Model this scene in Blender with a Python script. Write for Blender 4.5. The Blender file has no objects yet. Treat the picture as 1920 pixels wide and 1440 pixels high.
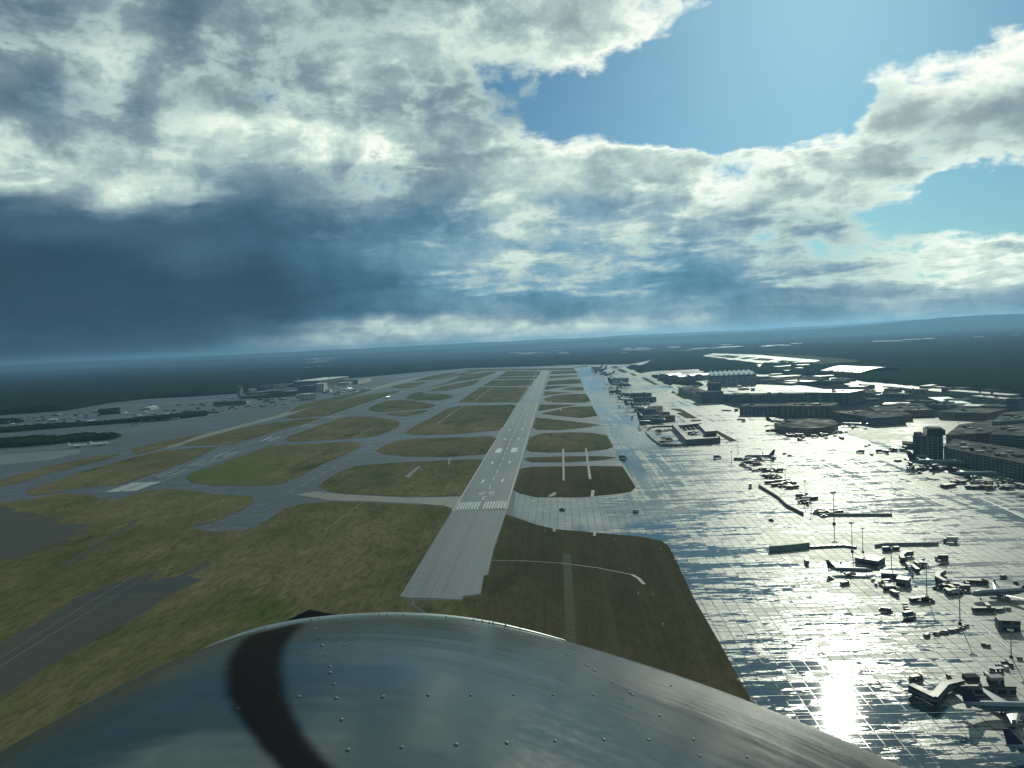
import bpy, bmesh, math, random
from mathutils import Vector, Matrix, noise
random.seed(7)
SC = bpy.context.scene
COL = SC.collection
PI = math.pi
# ------------------------------------------------------------------ camera
FPX, H = 1520.0, 184.0                       # focal length in photo pixels, eye height in metres
ROLL = math.radians(2.73)
_y = Vector((1044-960, 720-635, -FPX)).normalized()
_h = Vector((math.cos(ROLL), math.sin(ROLL), 0))
_z = _h.cross(_y)
if _z.y < 0: _z = -_z
_z.normalize(); _x = _y.cross(_z)
RW = Matrix((_x, _y, _z))                    # camera axes -> world axes
EYE = Vector((0, 0, H))
cd = bpy.data.cameras.new('camera'); cam = bpy.data.objects.new('camera', cd); COL.objects.link(cam)
cam.matrix_world = Matrix.Translation(EYE) @ RW.to_4x4()
cd.sensor_width = 36; cd.lens = 36*FPX/1920; cd.clip_start = 0.05; cd.clip_end = 400000
SC.camera = cam
def ray(px, py): return (RW @ Vector((px-960, 720-py, -FPX))).normalized()
def G(px, py, z=0.0):                        # pixel of the photo -> point on the ground it shows
    d = ray(px, py); t = (z-H)/d.z
    return Vector((d.x*t, d.y*t, z))
def mpp(px, py):                             # metres per pixel there
    return (G(px, py)-EYE).dot(ray(960, 720))/FPX
# ------------------------------------------------------------------ sun and sky
_g = ray(1572, 1325)
SUN = Vector((_g.x, _g.y, -_g.z)).normalized()   # mirror of the glint seen on the wet apron
SUN_EL = math.asin(SUN.z); SUN_AZ = math.atan2(SUN.x, SUN.y)
ld = bpy.data.lights.new('sun', 'SUN'); lo = bpy.data.objects.new('sun', ld); COL.objects.link(lo)
ld.energy = 2.3; ld.angle = math.radians(0.5); ld.color = (0.97, 1.0, 0.80)
lo.rotation_euler = SUN.to_track_quat('Z', 'Y').to_euler(); lo.location = (0, 0, 900)
SC.view_settings.view_transform = 'Standard'; SC.view_settings.look = 'None'
SC.view_settings.exposure = 0.12; SC.view_settings.gamma = 1.0
SC.render.engine = 'CYCLES'
SC.cycles.use_denoising = True
SC.cycles.max_bounces = 5; SC.cycles.volume_bounces = 0; SC.cycles.caustics_reflective = False
SC.cycles.caustics_refractive = False; SC.cycles.sample_clamp_indirect = 4
SC.cycles.sample_clamp_direct = 30

class NT:                                    # tiny node-tree writer
    def __init__(s, t): s.t = t; t.nodes.clear()
    def n(s, kind, ins=None, **kw):
        o = s.t.nodes.new(kind)
        for k, v in kw.items(): setattr(o, k, v)
        for k, v in (ins or {}).items():
            i = o.inputs[k]
            if isinstance(v, bpy.types.NodeSocket): s.t.links.new(v, i)
            else: i.default_value = v
        return o
    def m(s, op, a, b=0.0, c=0.0, clamp=False):
        o = s.n('ShaderNodeMath', {0: a, 1: b, 2: c}, operation=op); o.use_clamp = clamp
        return o.outputs[0]
    def ss(s, v, a, b, lo=0.0, hi=1.0, t='SMOOTHSTEP'):
        return s.n('ShaderNodeMapRange', {'Value': v, 'From Min': a, 'From Max': b, 'To Min': lo, 'To Max': hi}, interpolation_type=t).outputs[0]
    def noise(s, vec, scale, detail=4.0, rough=0.5, dist=0.0, dim='3D', col=False):
        o = s.n('ShaderNodeTexNoise', {'Vector': vec, 'Scale': scale, 'Detail': detail, 'Roughness': rough, 'Distortion': dist}, noise_dimensions=dim)
        return o.outputs[1 if col else 0]
    def mixc(s, f, a, b, mode='MIX'):
        o = s.n('ShaderNodeMix', data_type='RGBA', blend_type=mode)
        for i, v in ((0, f), (6, a), (7, b)):
            if isinstance(v, bpy.types.NodeSocket): s.t.links.new(v, o.inputs[i])
            elif i == 0: o.inputs[0].default_value = v
            else: o.inputs[i].default_value = (v[0], v[1], v[2], 1)
        return o.outputs[2]
    def mixf(s, f, a, b):
        o = s.n('ShaderNodeMix', {0: f, 2: a, 3: b}, data_type='FLOAT'); return o.outputs[0]
    def ramp(s, v, stops, interp='LINEAR'):
        o = s.n('ShaderNodeValToRGB', {0: v}); r = o.color_ramp; r.interpolation = interp
        r.elements[0].position = stops[0][0]; r.elements[0].color = (*stops[0][1], 1)
        r.elements[1].position = stops[-1][0]; r.elements[1].color = (*stops[-1][1], 1)
        for p, c in stops[1:-1]:
            e = r.elements.new(p); e.color = (*c, 1)
        return o.outputs[0]

W = bpy.data.worlds.new('World'); SC.world = W; W.use_nodes = True
T = NT(W.node_tree)
tc = T.n('ShaderNodeTexCoord').outputs['Generated']
sep = T.n('ShaderNodeSeparateXYZ', {0: tc})
dx, dy, dz = sep.outputs
# direction turned by the slope of the cloud bands, then azimuth / elevation
rot = T.n('ShaderNodeVectorRotate', {'Vector': tc, 'Angle': -ROLL}, rotation_type='Y_AXIS').outputs[0]
sr = T.n('ShaderNodeSeparateXYZ', {0: rot})
zc = T.m('MAXIMUM', dz, 0.0)
den = T.m('ADD', zc, 0.16)
pl = T.n('ShaderNodeCombineXYZ', {0: T.m('DIVIDE', dx, den), 1: T.m('DIVIDE', dy, den), 2: 0.0}).outputs[0]
warp = T.noise(pl, 1.3, 5.0, 0.55, col=True)
warp2 = T.noise(tc, 16.0, 5.0, 0.6, col=True)
ws = T.n('ShaderNodeSeparateColor', {0: warp}); w2 = T.n('ShaderNodeSeparateColor', {0: warp2})
az = T.m('ARCTAN2', sr.outputs[0], sr.outputs[1])
el = T.m('ARCTAN2', sr.outputs[2], sr.outputs[1])
amp = T.ss(el, 0.0, 0.30, 0.02, 0.11)
azw = T.m('ADD', T.m('MULTIPLY_ADD', T.m('SUBTRACT', ws.outputs[0], 0.5), T.m('MULTIPLY', amp, 1.6), az), T.m('MULTIPLY', T.m('SUBTRACT', w2.outputs[0], 0.5), 0.04))
elw = T.m('ADD', T.m('MULTIPLY_ADD', T.m('SUBTRACT', ws.outputs[1], 0.5), amp, el), T.m('MULTIPLY', T.m('SUBTRACT', w2.outputs[1], 0.5), 0.03))
# coarse chart of the sky: one row per elevation; R cover, G brightness of the thick part, B blueness
XS = [i*120 for i in range(17)]
CH = [ # y, cover row, brightness row, blueness row   (digits 0-9)
 (-330, '99999999988766555', '55555555566777777', '22222222222222222'),
 (-140, '99999998886100000', '45555555667788888', '11111111222222222'),
 (0,    '99999999998300000', '44545555666777888', '11111111111111111'),
 (60,   '99999999998000006', '55655556667777888', '11111111111111111'),
 (120,  '99999999981000589', '54655566677777887', '12211122211111111'),
 (180,  '97899999700000899', '44554665467777565', '13221222211111222'),
 (240,  '99988999820000899', '65567776677777655', '12222222222222222'),
 (275,  '99988999962126999', '66667776677787655', '12222222222222222'),
 (310,  '99999999999888996', '77776556777676566', '22233322222223222'),
 (360,  '99999999999998600', '34754455777766677', '32333333333333333'),
 (420,  '99999999998888324', '22222344666655567', '23334455565544444'),
 (480,  '99999999998988789', '11122345665555677', '23334556677655444'),
 (540,  '99999999999999999', '11111235555455677', '23334556887754444'),
 (590,  '99999999999999999', '11111234665555665', '22234555555544444'),
 (615,  '99999999999999999', '11112577888766565', '22233322234444444'),
 (655,  '99999999999999999', '11114788888766655', '22233322334444444')]
def azx(px): return math.atan((px-960)/FPX)
AZ0, AZ1 = -1.2, 1.2
u01 = T.ss(azw, AZ0, AZ1, t='LINEAR')
vpx = azx(1044)
def smapw(v): return T.n('ShaderNodeMapping', {'Vector': v, 'Scale': (1, 1, 1.6)}).outputs[0]
cur = None
for k, (py, rc, rl, rb) in enumerate(CH):
    st = [((azx(x)-vpx-AZ0)/(AZ1-AZ0), (int(rc[i])/9, int(rl[i])/9, int(rb[i])/9)) for i, x in enumerate(XS)]
    # round the back of the sky: plain broken cloud
    st = [(0.0, (0.8, 0.5, 0.4))] + st + [(1.0, (0.8, 0.55, 0.3))]
    c = T.ramp(u01, st, 'EASE')
    if cur is None: cur = c
    else:
        e0, e1 = [math.atan((720-q_)/FPX)-math.atan(80/FPX) for q_ in (CH[k-1][0], py)]
        cur = T.mixc(T.ss(elw, e0, e1), cur, c)
sc = T.n('ShaderNodeSeparateColor', {0: cur})
cov, lum, blu = sc.outputs[0], sc.outputs[1], sc.outputs[2]
cov = T.m('ADD', cov, T.ss(lum, 0.50, 0.22, 0.0, 0.55))
cov = T.m('ADD', cov, T.ss(el, 0.075, 0.025, 0.0, 0.45))
n1 = T.noise(pl, 2.6, 10.0, 0.62, 0.35)
n2 = T.noise(tc, 9.0, 8.0, 0.6, 0.2)
nn = T.m('ADD', T.m('MULTIPLY', n1, 0.6), T.m('MULTIPLY', n2, 0.4))
wv = T.n('ShaderNodeVectorMath', {0: tc, 1: T.n('ShaderNodeVectorMath', {0: warp2, 'Scale': 0.05}, operation='SCALE').outputs[0]}, operation='ADD').outputs[0]
vo = T.n('ShaderNodeTexVoronoi', {'Vector': smapw(wv), 'Scale': 24.0, 'Detail': 2.0, 'Roughness': 0.6}, feature='F1').outputs['Distance']
puff = T.m('MULTIPLY', T.m('SUBTRACT', 0.50, vo), 0.24)
t = T.m('ADD', T.m('MULTIPLY_ADD', T.m('SUBTRACT', nn, 0.5), 2.6, cov), puff)
alpha = T.ss(t, 0.34, 0.72)
thick = T.ss(t, 0.52, 1.05)
edge = T.m('ADD', lum, T.ss(lum, 0.0, 0.75, 0.10, 0.30))
n3 = T.noise(pl, 1.1, 7.0, 0.55, 0.5)
n4 = T.noise(tc, 22.0, 6.0, 0.62, 0.3)
core = T.m('ADD', T.m('MULTIPLY_ADD', T.m('SUBTRACT', n3, 0.5), T.m('MULTIPLY_ADD', lum, 0.95, 0.14), lum), T.m('MULTIPLY', T.m('SUBTRACT', n4, 0.5), T.m('MULTIPLY', lum, 0.50)))
core = T.m('MULTIPLY_ADD', puff, T.m('MULTIPLY', lum, 0.9), core)
L = T.mixf(thick, edge, core)
grey = T.ramp(L, [(0.0, (.022, .052, .085)), (0.11, (.030, .072, .115)), (0.28, (.060, .125, .180)), (0.44, (.130, .200, .250)),
                  (0.6, (.235, .320, .350)), (0.76, (.42, .55, .53)), (0.92, (.70, .82, .72)), (1.0, (.92, .98, .86))])
bluer = T.ramp(L, [(0.0, (.012, .048, .090)), (0.11, (.024, .072, .120)), (0.28, (.048, .145, .225)), (0.44, (.095, .240, .35)),
                  (0.6, (.20, .37, .47)), (0.76, (.42, .56, .54)), (0.92, (.70, .82, .72)), (1.0, (.92, .98, .86))])
cloud = T.mixc(T.ss(blu, 0.1, 0.85), grey, bluer)
sky = T.n('ShaderNodeTexSky', sky_type='NISHITA', sun_disc=False, sun_elevation=SUN_EL, sun_rotation=SUN_AZ, altitude=200,
          air_density=1.0, dust_density=0.6, ozone_density=1.6).outputs[0]
sky = T.mixc(1.0, sky, (0.18, 0.36, 0.46), 'MULTIPLY')
cl10 = T.mixc(1.0, cloud, (10, 10, 10), 'MULTIPLY')
# glow of the sun through thin cloud
dt = T.n('ShaderNodeVectorMath', {0: tc, 1: SUN}, operation='DOT_PRODUCT').outputs['Value']
glow = T.m('POWER', T.m('MAXIMUM', dt, 0.0), 60.0)
cl10 = T.mixc(T.m('MULTIPLY', glow, 0.5), cl10, (11, 11, 9.5))
sky = T.mixc(T.m('MULTIPLY', glow, 0.22), sky, (4.5, 7, 8.3))
out = T.mixc(alpha, sky, cl10)
bg = T.n('ShaderNodeBackground', {'Color': out, 'Strength': 0.10})
T.n('ShaderNodeOutputWorld', {'Surface': bg.outputs[0]})
W.cycles.sampling_method = 'MANUAL'; W.cycles.sample_map_resolution = 512
# ------------------------------------------------------------------ materials
MATS = {}
def principled(name):
    m = bpy.data.materials.new(name); m.use_nodes = True
    t = NT(m.node_tree); b = t.n('ShaderNodeBsdfPrincipled'); t.n('ShaderNodeOutputMaterial', {'Surface': b.outputs[0]})
    MATS[name] = m; return m, t, b
def plain(name, col, rough=0.6, metal=0.0, var=0.25, scale=0.4, spec=0.5):
    m, t, b = principled(name)
    p = t.n('ShaderNodeTexCoord').outputs['Object']
    n = t.noise(p, scale, 4.0)
    lo = tuple(c*(1-var) for c in col); hi = tuple(min(1, c*(1+var)) for c in col)
    c = t.mixc(t.ss(n, 0.3, 0.7), lo, hi)
    t.t.links.new(c, b.inputs['Base Color'])
    b.inputs['Roughness'].default_value = rough; b.inputs['Metallic'].default_value = metal
    b.inputs['Specular IOR Level'].default_value = spec
    return m
def wpos(t): return t.n('ShaderNodeNewGeometry').outputs['Position']
def smap(t, v, sx, sy, ang=0.0, loc=(0, 0, 0)):
    return t.n('ShaderNodeMapping', {'Vector': v, 'Location': loc, 'Rotation': (0, 0, ang), 'Scale': (sx, sy, 1)}).outputs[0]

def wet_pavement(name, dry, wetc, slab=7.5, rough_damp=0.36, rough_wet=0.09, pool=0.5, band=1.0, joint=0.5, spec=0.5, ang=0.0, left=False):
    m, t, b = principled(name)
    p = smap(t, wpos(t), 1, 1, ang)
    br = t.n('ShaderNodeTexBrick', {'Vector': p, 'Color1': (0, 0, 0, 1), 'Color2': (1, 1, 1, 1), 'Mortar': (0.5, 0.5, 0.5, 1), 'Scale': 1.0,
             'Mortar Size': 0.22, 'Mortar Smooth': 0.1, 'Bias': 0.0, 'Brick Width': slab, 'Row Height': slab*0.9}, offset=0.0, squash=1.0)
    cell = br.outputs[0]; mort = br.outputs[1]
    br2 = t.n('ShaderNodeTexBrick', {'Vector': p, 'Color1': (0, 0, 0, 1), 'Color2': (1, 1, 1, 1), 'Mortar': (0.5, 0.5, 0.5, 1), 'Scale': 1.0,
             'Mortar Size': 0.4, 'Mortar Smooth': 0.2, 'Bias': 0.0, 'Brick Width': slab*4, 'Row Height': slab*2.7}, offset=0.5, squash=1.0)
    a = t.noise(smap(t, p, 0.006, 0.055), 1.0, 5.0, 0.6, 0.6)         # bands across the apron
    c = t.noise(smap(t, p, 0.03, 0.20), 1.0, 6.0, 0.65, 0.3)          # short dashes
    d = t.noise(smap(t, p, 0.004, 0.004), 1.0, 3.0, 0.5)              # wide drifts
    fine = t.noise(smap(t, p, 0.15, 0.5), 1.0, 4.0, 0.7)
    s1 = t.m('ADD', t.m('MULTIPLY', t.m('SUBTRACT', a, 0.5), 1.5*band), t.m('MULTIPLY', t.m('SUBTRACT', c, 0.5), 1.1))
    s1 = t.m('ADD', s1, t.m('MULTIPLY', t.m('SUBTRACT', d, 0.5), 1.1))
    s1 = t.m('ADD', s1, t.m('MULTIPLY', t.m('SUBTRACT', cell, 0.5), 0.16))
    s1 = t.m('ADD', s1, t.m('MULTIPLY', t.m('SUBTRACT', br2.outputs[0], 0.5), 0.10))
    s1 = t.m('ADD', s1, t.m('MULTIPLY', t.m('SUBTRACT', fine, 0.5), 0.8))
    if left:                                                          # water stands along the low edge beside the grass
        gx = t.n('ShaderNodeSeparateXYZ', {0: wpos(t)}).outputs[0]
        s1 = t.m('ADD', s1, t.m('SUBTRACT', t.ss(gx, 88.0, 260.0, 0.30, 0.0), 0.03))
    if left:                                                          # tracks of standing water along the taxi lanes
        tr_ = t.noise(smap(t, p, .085, .0035), 1.0, 4.0, 0.6); tm = t.noise(smap(t, p, .009, .0016, loc=(3, 8, 0)), 1.0, 2.0, 0.5)
        s1 = t.m('ADD', s1, t.m('MULTIPLY', t.m('SUBTRACT', tr_, 0.46), t.ss(tm, .46, .60, 0.1, 1.7)))
    wet = t.ss(t.m('ADD', s1, pool), 0.44, 0.64)                      # 1 = standing water
    mo = t.m('MULTIPLY', mort, t.m('MULTIPLY', t.ss(t.noise(p, .035, 4.0, .7), .38, .62, .15, 1.5), joint))
    col = t.mixc(wet, dry, wetc)
    col = t.mixc(t.m('MULTIPLY', t.m('SUBTRACT', 1.0, cell), 0.25), col, (dry[0]*.55, dry[1]*.55, dry[2]*.55))
    rub = t.noise(smap(t, p, .30, .0022), 1.0, 4.0, 0.65); stn = t.noise(p, .045, 5.0, 0.7)
    col = t.mixc(t.ss(rub, .50, .68, 0, .5 if not left else .3), col, (dry[0]*.42, dry[1]*.42, dry[2]*.42))
    col = t.mixc(t.ss(stn, .60, .72, 0, .6), col, (dry[0]*.35, dry[1]*.36, dry[2]*.38))
    if name == 'runway_concrete':                                     # tyre rubber along the touchdown zone
        sp_ = t.n('ShaderNodeSeparateXYZ', {0: wpos(t)}); xo = t.m('ABSOLUTE', t.m('SUBTRACT', sp_.outputs[0], -95.0))
        rb = t.m('MULTIPLY', t.ss(xo, 17.0, 3.0), t.m('MULTIPLY', t.ss(sp_.outputs[1], 1000.0, 1300.0), t.ss(sp_.outputs[1], 2300.0, 1600.0)))
        col = t.mixc(t.m('MULTIPLY', rb, t.ss(rub, .35, .62, .1, .75)), col, (.028, .034, .036))
    col = t.mixc(mo, col, (0.02, 0.022, 0.022))
    t.t.links.new(col, b.inputs['Base Color'])
    r = t.mixf(wet, t.m('ADD', t.m('MULTIPLY', t.m('SUBTRACT', cell, 0.5), 0.06), rough_damp), rough_wet)
    r = t.m('ADD', r, t.m('MULTIPLY', mo, 0.35))
    t.t.links.new(r, b.inputs['Roughness'])
    sp = t.m('MULTIPLY', t.m('SUBTRACT', 1.0, t.m('MULTIPLY', mort, .25 if not left else .92)), t.mixf(wet, spec, .45) if left else spec)
    t.t.links.new(sp, b.inputs['Specular IOR Level'])
    return m
APRON = wet_pavement('apron_wet', (.20, .215, .19), (.018, .036, .050), pool=0.385, rough_damp=0.56, rough_wet=0.04, spec=0.30, joint=0.60, left=True)
RUNWAY_M = wet_pavement('runway_concrete', (.115, .135, .135), (.07, .085, .09), slab=7.5, pool=0.40, band=0.15, joint=0.22, rough_damp=0.50, rough_wet=0.40, spec=0.4)
TAXI_M = wet_pavement('taxiway_asphalt', (.046, .058, .066), (.028, .038, .048), slab=15, pool=0.45, band=0.3, joint=0.1, rough_damp=0.50, rough_wet=0.28, spec=0.26)
OLD_M = wet_pavement('old_asphalt', (.052, .058, .048), (.030, .040, .042), slab=15, pool=0.4, band=0.2, joint=0.1, rough_damp=0.8, rough_wet=0.6, spec=0.12)
PALE_M = wet_pavement('pale_concrete', (.17, .175, .145), (.13, .14, .12), slab=10, pool=0.4, band=0.2, joint=0.12, rough_damp=0.65, rough_wet=0.45, spec=0.35)

def grass_mat():
    m, t, b = principled('airfield_grass'); p = wpos(t)
    n = t.noise(smap(t, p, .004, .004), 1.0, 5.0, 0.6); n2 = t.noise(smap(t, p, .03, .012), 1.0, 5.0, 0.65, 0.3)
    n3 = t.noise(smap(t, p, .3, .08), 1.0, 5.0, 0.7)
    n4 = t.noise(smap(t, p, .008, .005, loc=(41, 7, 0)), 1.0, 4.0, 0.6)
    c = t.ramp(t.m('ADD', t.m('MULTIPLY', n, .55), t.m('MULTIPLY', n2, .45)), [(0.30, (.034, .052, .024)), (0.42, (.064, .076, .034)), (0.49, (.092, .092, .046)), (0.57, (.130, .114, .064)), (0.72, (.170, .145, .088))])
    c = t.mixc(t.m('MULTIPLY', t.ss(n4, 0.60, 0.72), 0.7), c, (.040, .075, .018))
    wn = t.noise(smap(t, p, .012, .006, loc=(17, 5, 0)), 1.0, 5.0, 0.65, 0.5)
    c = t.mixc(t.ss(wn, .52, .66, 0, .55), c, (.120, .098, .058)); c = t.mixc(t.ss(wn, .44, .34, 0, .55), c, (.026, .036, .017))
    c = t.mixc(t.ss(n3, 0.35, 0.7, 0.0, 0.6), c, (.022, .026, .010))
    gc = G(445, 884); q = t.n('ShaderNodeMapping', {'Vector': p, 'Location': (gc.x, gc.y, 0), 'Rotation': (0, 0, .25), 'Scale': (95, 300, 1000)}, vector_type='TEXTURE').outputs[0]
    ln = t.n('ShaderNodeVectorMath', {0: q}, operation='LENGTH').outputs['Value']
    c = t.mixc(t.ss(t.m('ADD', ln, t.m('MULTIPLY', n2, .9)), 1.6, .7, 0, .6), c, (.055, .088, .024))
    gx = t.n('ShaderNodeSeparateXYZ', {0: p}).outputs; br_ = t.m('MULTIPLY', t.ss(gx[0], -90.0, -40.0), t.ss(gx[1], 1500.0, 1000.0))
    c = t.mixc(t.m('MULTIPLY', br_, .6), c, (.052, .044, .028))                # right of the runway: darker look towards the sun, put into the grass colour
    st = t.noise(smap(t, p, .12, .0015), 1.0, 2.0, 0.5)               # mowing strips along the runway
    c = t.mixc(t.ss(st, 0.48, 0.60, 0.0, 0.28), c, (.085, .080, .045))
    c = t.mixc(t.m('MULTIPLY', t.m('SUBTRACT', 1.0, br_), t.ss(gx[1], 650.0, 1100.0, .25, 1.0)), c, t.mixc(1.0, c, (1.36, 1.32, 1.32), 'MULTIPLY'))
    t.t.links.new(c, b.inputs['Base Color']); b.inputs['Roughness'].default_value = 1.0; b.inputs['Specular IOR Level'].default_value = 0.0
    return m
GRASS = grass_mat()
def land_mat():
    m, t, b = principled('far_land'); p = wpos(t)
    a = t.noise(smap(t, p, .0011, .00035), 1.0, 6.0, 0.65); c_ = t.noise(smap(t, p, .01, .004), 1.0, 6.0, 0.7)
    c = t.mixc(t.ss(c_, .3, .7), (.004, .011, .014), (.012, .022, .024))
    f = t.ss(a, .54, .60)
    c = t.mixc(f, c, (.030, .042, .026))
    v = t.n('ShaderNodeTexVoronoi', {'Vector': smap(t, p, .004, .0012), 'Scale': 1.0}, feature='F1').outputs['Distance']
    v2 = t.noise(smap(t, p, .0006, .0004, loc=(9, 3, 0)), 1.0, 3.0)
    town = t.m('MULTIPLY', t.ss(v, .16, .08), t.ss(v2, .52, .60))
    c = t.mixc(town, c, (.45, .46, .42))
    t.t.links.new(c, b.inputs['Base Color']); b.inputs['Roughness'].default_value = 1.0; b.inputs['Specular IOR Level'].default_value = 0.0
    return m
LAND = land_mat()
def wood_mat():
    m, t, b = principled('wood_canopy'); p = wpos(t)
    n = t.noise(smap(t, p, .05, .05), 1.0, 5.0, 0.7); n2 = t.noise(smap(t, p, .006, .006), 1.0, 4.0, 0.6)
    c = t.mixc(t.ss(n, .3, .7), (.007, .015, .010), (.024, .034, .020)); c = t.mixc(t.ss(n2, .5, .75), c, (.045, .050, .022))
    t.t.links.new(c, b.inputs['Base Color']); b.inputs['Roughness'].default_value = 1.0; b.inputs['Specular IOR Level'].default_value = 0.0
    return m
WOOD = wood_mat()
PAINT_W = plain('white_paint', (.40, .43, .41), .6, var=.35, scale=.6)
PAINT_Y = plain('yellow_paint', (.45, .36, .08), .6)

# ------------------------------------------------------------------ object helpers
def props(o, label=None, cat=None, group=None, kind=None):
    if label: o['label'] = label
    if cat: o['category'] = cat
    if group: o['group'] = group
    if kind: o['kind'] = kind
    return o
def link(name, me, parent=None):
    o = bpy.data.objects.new(name, me); COL.objects.link(o)
    if parent: o.parent = parent
    return o
def empty(name, loc=(0, 0, 0), rz=0.0):
    o = bpy.data.objects.new(name, None); COL.objects.link(o); o.location = loc; o.rotation_euler = (0, 0, rz); o.empty_display_size = 1
    return o
def fin(bm, name, mat, parent=None, smooth=False):
    me = bpy.data.meshes.new(name); bm.normal_update(); bm.to_mesh(me); bm.free()
    me.materials.append(mat)
    if smooth:
        me.polygons.foreach_set('use_smooth', [True]*len(me.polygons))
    return link(name, me, parent)
def copy_tree(src, loc=None, rz=None, sc=None, parent=None):
    c = src.copy(); COL.objects.link(c)
    if parent: c.parent = parent
    if loc is not None: c.location = loc
    if rz is not None: c.rotation_euler = (0, 0, rz)
    if sc is not None: c.scale = (sc, sc, sc)
    for ch in list(src.children): copy_tree(ch, parent=c)
    return c
def chaikin(P, n=1, k=0.25):
    for _ in range(n):
        Q = []
        for i in range(len(P)):
            a, b = P[i], P[(i+1) % len(P)]
            Q += [a.lerp(b, k), a.lerp(b, 1-k)]
        P = Q
    return P
def flat(bm, P, z):
    vs = [bm.verts.new((p[0], p[1], z)) for p in P]
    try: f = bm.faces.new(vs)
    except ValueError: return
    if f.calc_area() and (f.normal_update() or f.normal.z < 0): f.normal_flip()
def sheet(name, polys, z, mat, kind='structure', smooth=0, parent=None):
    bm = bmesh.new()
    for P in polys:
        W_ = [Vector((p[0], p[1], 0)) if len(p) == 3 else G(p[0], p[1]) for p in P]
        if smooth: W_ = chaikin(W_, smooth)
        flat(bm, W_, z)
    bmesh.ops.triangulate(bm, faces=bm.faces[:])
    o = fin(bm, name, mat, parent)
    if kind and not parent: o['kind'] = kind
    return o
def rect(bm, x0, y0, x1, y1, z): flat(bm, [(x0, y0), (x1, y0), (x1, y1), (x0, y1)], z)

# ------------------------------------------------------------------ ground and far land
bm = bmesh.new()
ysr = [-3000, 0, 1000, 2500, 4500, 7000, 10000, 15000, 22000, 30000, 38000]
xsr = [-60000, -30000, -15000, -8000, -4000, 0, 4000, 8000, 15000, 30000, 60000]
g = [[bm.verts.new((x, y, 0)) for x in xsr] for y in ysr]
for j in range(len(ysr)-1):
    for i in range(len(xsr)-1): bm.faces.new((g[j][i], g[j][i+1], g[j+1][i+1], g[j+1][i]))
fin(bm, 'ground', LAND)['kind'] = 'structure'

def ridge(name, x0, x1, y, depth, hfun, step=400):
    bm = bmesh.new(); rows = []
    n = int((x1-x0)/step)+1; J = 8
    for j in range(J+1):
        f = j/J; r = []
        for i in range(n):
            x = x0+i*step
            hh = hfun(x)*math.sin(PI*min(1, f)) ** 0.8 if 0 < j < J else -5
            hh += (noise.noise(Vector((x*.0007, y*.0003+f*3, 1.3)))*.18+noise.noise(Vector((x*.003, f*6, 4)))*.05)*hfun(x)*math.sin(PI*f)
            r.append(bm.verts.new((x, y+f*depth, hh)))
        rows.append(r)
    for j in range(J):
        for i in range(n-1): bm.faces.new((rows[j][i], rows[j][i+1], rows[j+1][i+1], rows[j+1][i]))
    o = fin(bm, name, LAND, smooth=True); o['kind'] = 'structure'; return o
def S_(x, a, b): t = max(0, min(1, (x-a)/(b-a))); return t*t*(3-2*t)
ridge('hills', -24000, 40000, 24000, 8000, lambda x: 165+18*S_(x, -8000, 0)+75*S_(x, 8500, 12500)+18*S_(x, 15000, 20000))
ridge('hills', -10000, 30000, 17000, 5000, lambda x: 60+60*S_(x, -4000, 2000)+50*S_(x, 6000, 14000))
ridge('hills', 3000, 34000, 15000, 5000, lambda x: 90+160*S_(x, 4200, 9500), 300)

# ------------------------------------------------------------------ airfield pavement
B0 = [(-700, 843), (-300, 800), (0, 779), (125, 770), (200, 757), (280, 748), (380, 743), (460, 737), (560, 722), (620, 713), (700, 706), (790, 697), (880, 690),
      (960, 688), (1080, 684), (1180, 683.5), (1232, 673), (1222, 680), (1178, 690), (1200, 697), (1310, 692), (1330, 700), (1420, 702), (1500, 703), (1600, 714), (1700, 722), (1800, 730), (1920, 745),
      (2200, 775), (3200, -400, 0), (-3000, -400, 0)]
sheet('airfield_pavement', [B0], 0.3, TAXI_M)
# wet concrete apron to the right of the runway system
AP = [(1092, 686), (1180, 685), (1228, 675), (1215, 684), (1180, 691), (1200, 698), (1310, 696), (1420, 704), (1500, 705), (1600, 718), (1700, 727), (1800, 738), (1920, 752), (2200, 785), (3200, -390, 0), (87, -390, 0),
      (1400, 1300), (1350, 1208), (1300, 1121), (1262, 1040), (1240, 1015), (1200, 1006), (1120, 1000), (1040, 993), (1000, 983), (962, 966), (968, 922), (1000, 930), (1090, 936), (1150, 931), (1185, 925), (1196, 913), (1170, 872), (1158, 858), (1152, 838), (1139, 815), (1128, 797), (1122, 780), (1111, 762), (1107, 750), (1098, 738), (1095, 726), (1088, 706), (1080, 695), (1076, 689)]
sheet('apron', [AP], 0.36, APRON)
# runways
def band(name, xc, w, y0, y1, z, mat):
    bm = bmesh.new(); n = 14
    for i in range(n): rect(bm, xc-w/2, y0+(y1-y0)*i/n, xc+w/2, y0+(y1-y0)*(i+1)/n, z)
    o = fin(bm, name, mat); o['kind'] = 'structure'; return o
RX = (G(848, 959).x+G(951, 954).x)/2; TY = G(900, 957).y
LXc, LTY = G(238, 918).x, G(238, 922).y
FAR = G(1015, 690).y
def runway_main():
    bm = bmesh.new()
    P = [G(750, 1119), G(772, 1123), G(790, 1122), G(865, 1125), G(868, 1119), G(901, 1114), G(906, 1080), G(914, 1078), G(925, 1030), G(932, 1010), G(951, 957)]
    flat(bm, P+[G(848, 959)], 0.46)
    rect(bm, RX-31, TY-2, RX+31, FAR, 0.50)
    bmesh.ops.triangulate(bm, faces=[f for f in bm.faces if len(f.verts) > 4])
    o = fin(bm, 'runway', RUNWAY_M); o['kind'] = 'structure'
runway_main()
def runway_left():
    bm = bmesh.new(); rect(bm, LXc-25, LTY-45, LXc+25, FAR+200, 0.44)
    o = fin(bm, 'runway', TAXI_M); o['kind'] = 'structure'
runway_left()
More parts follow.
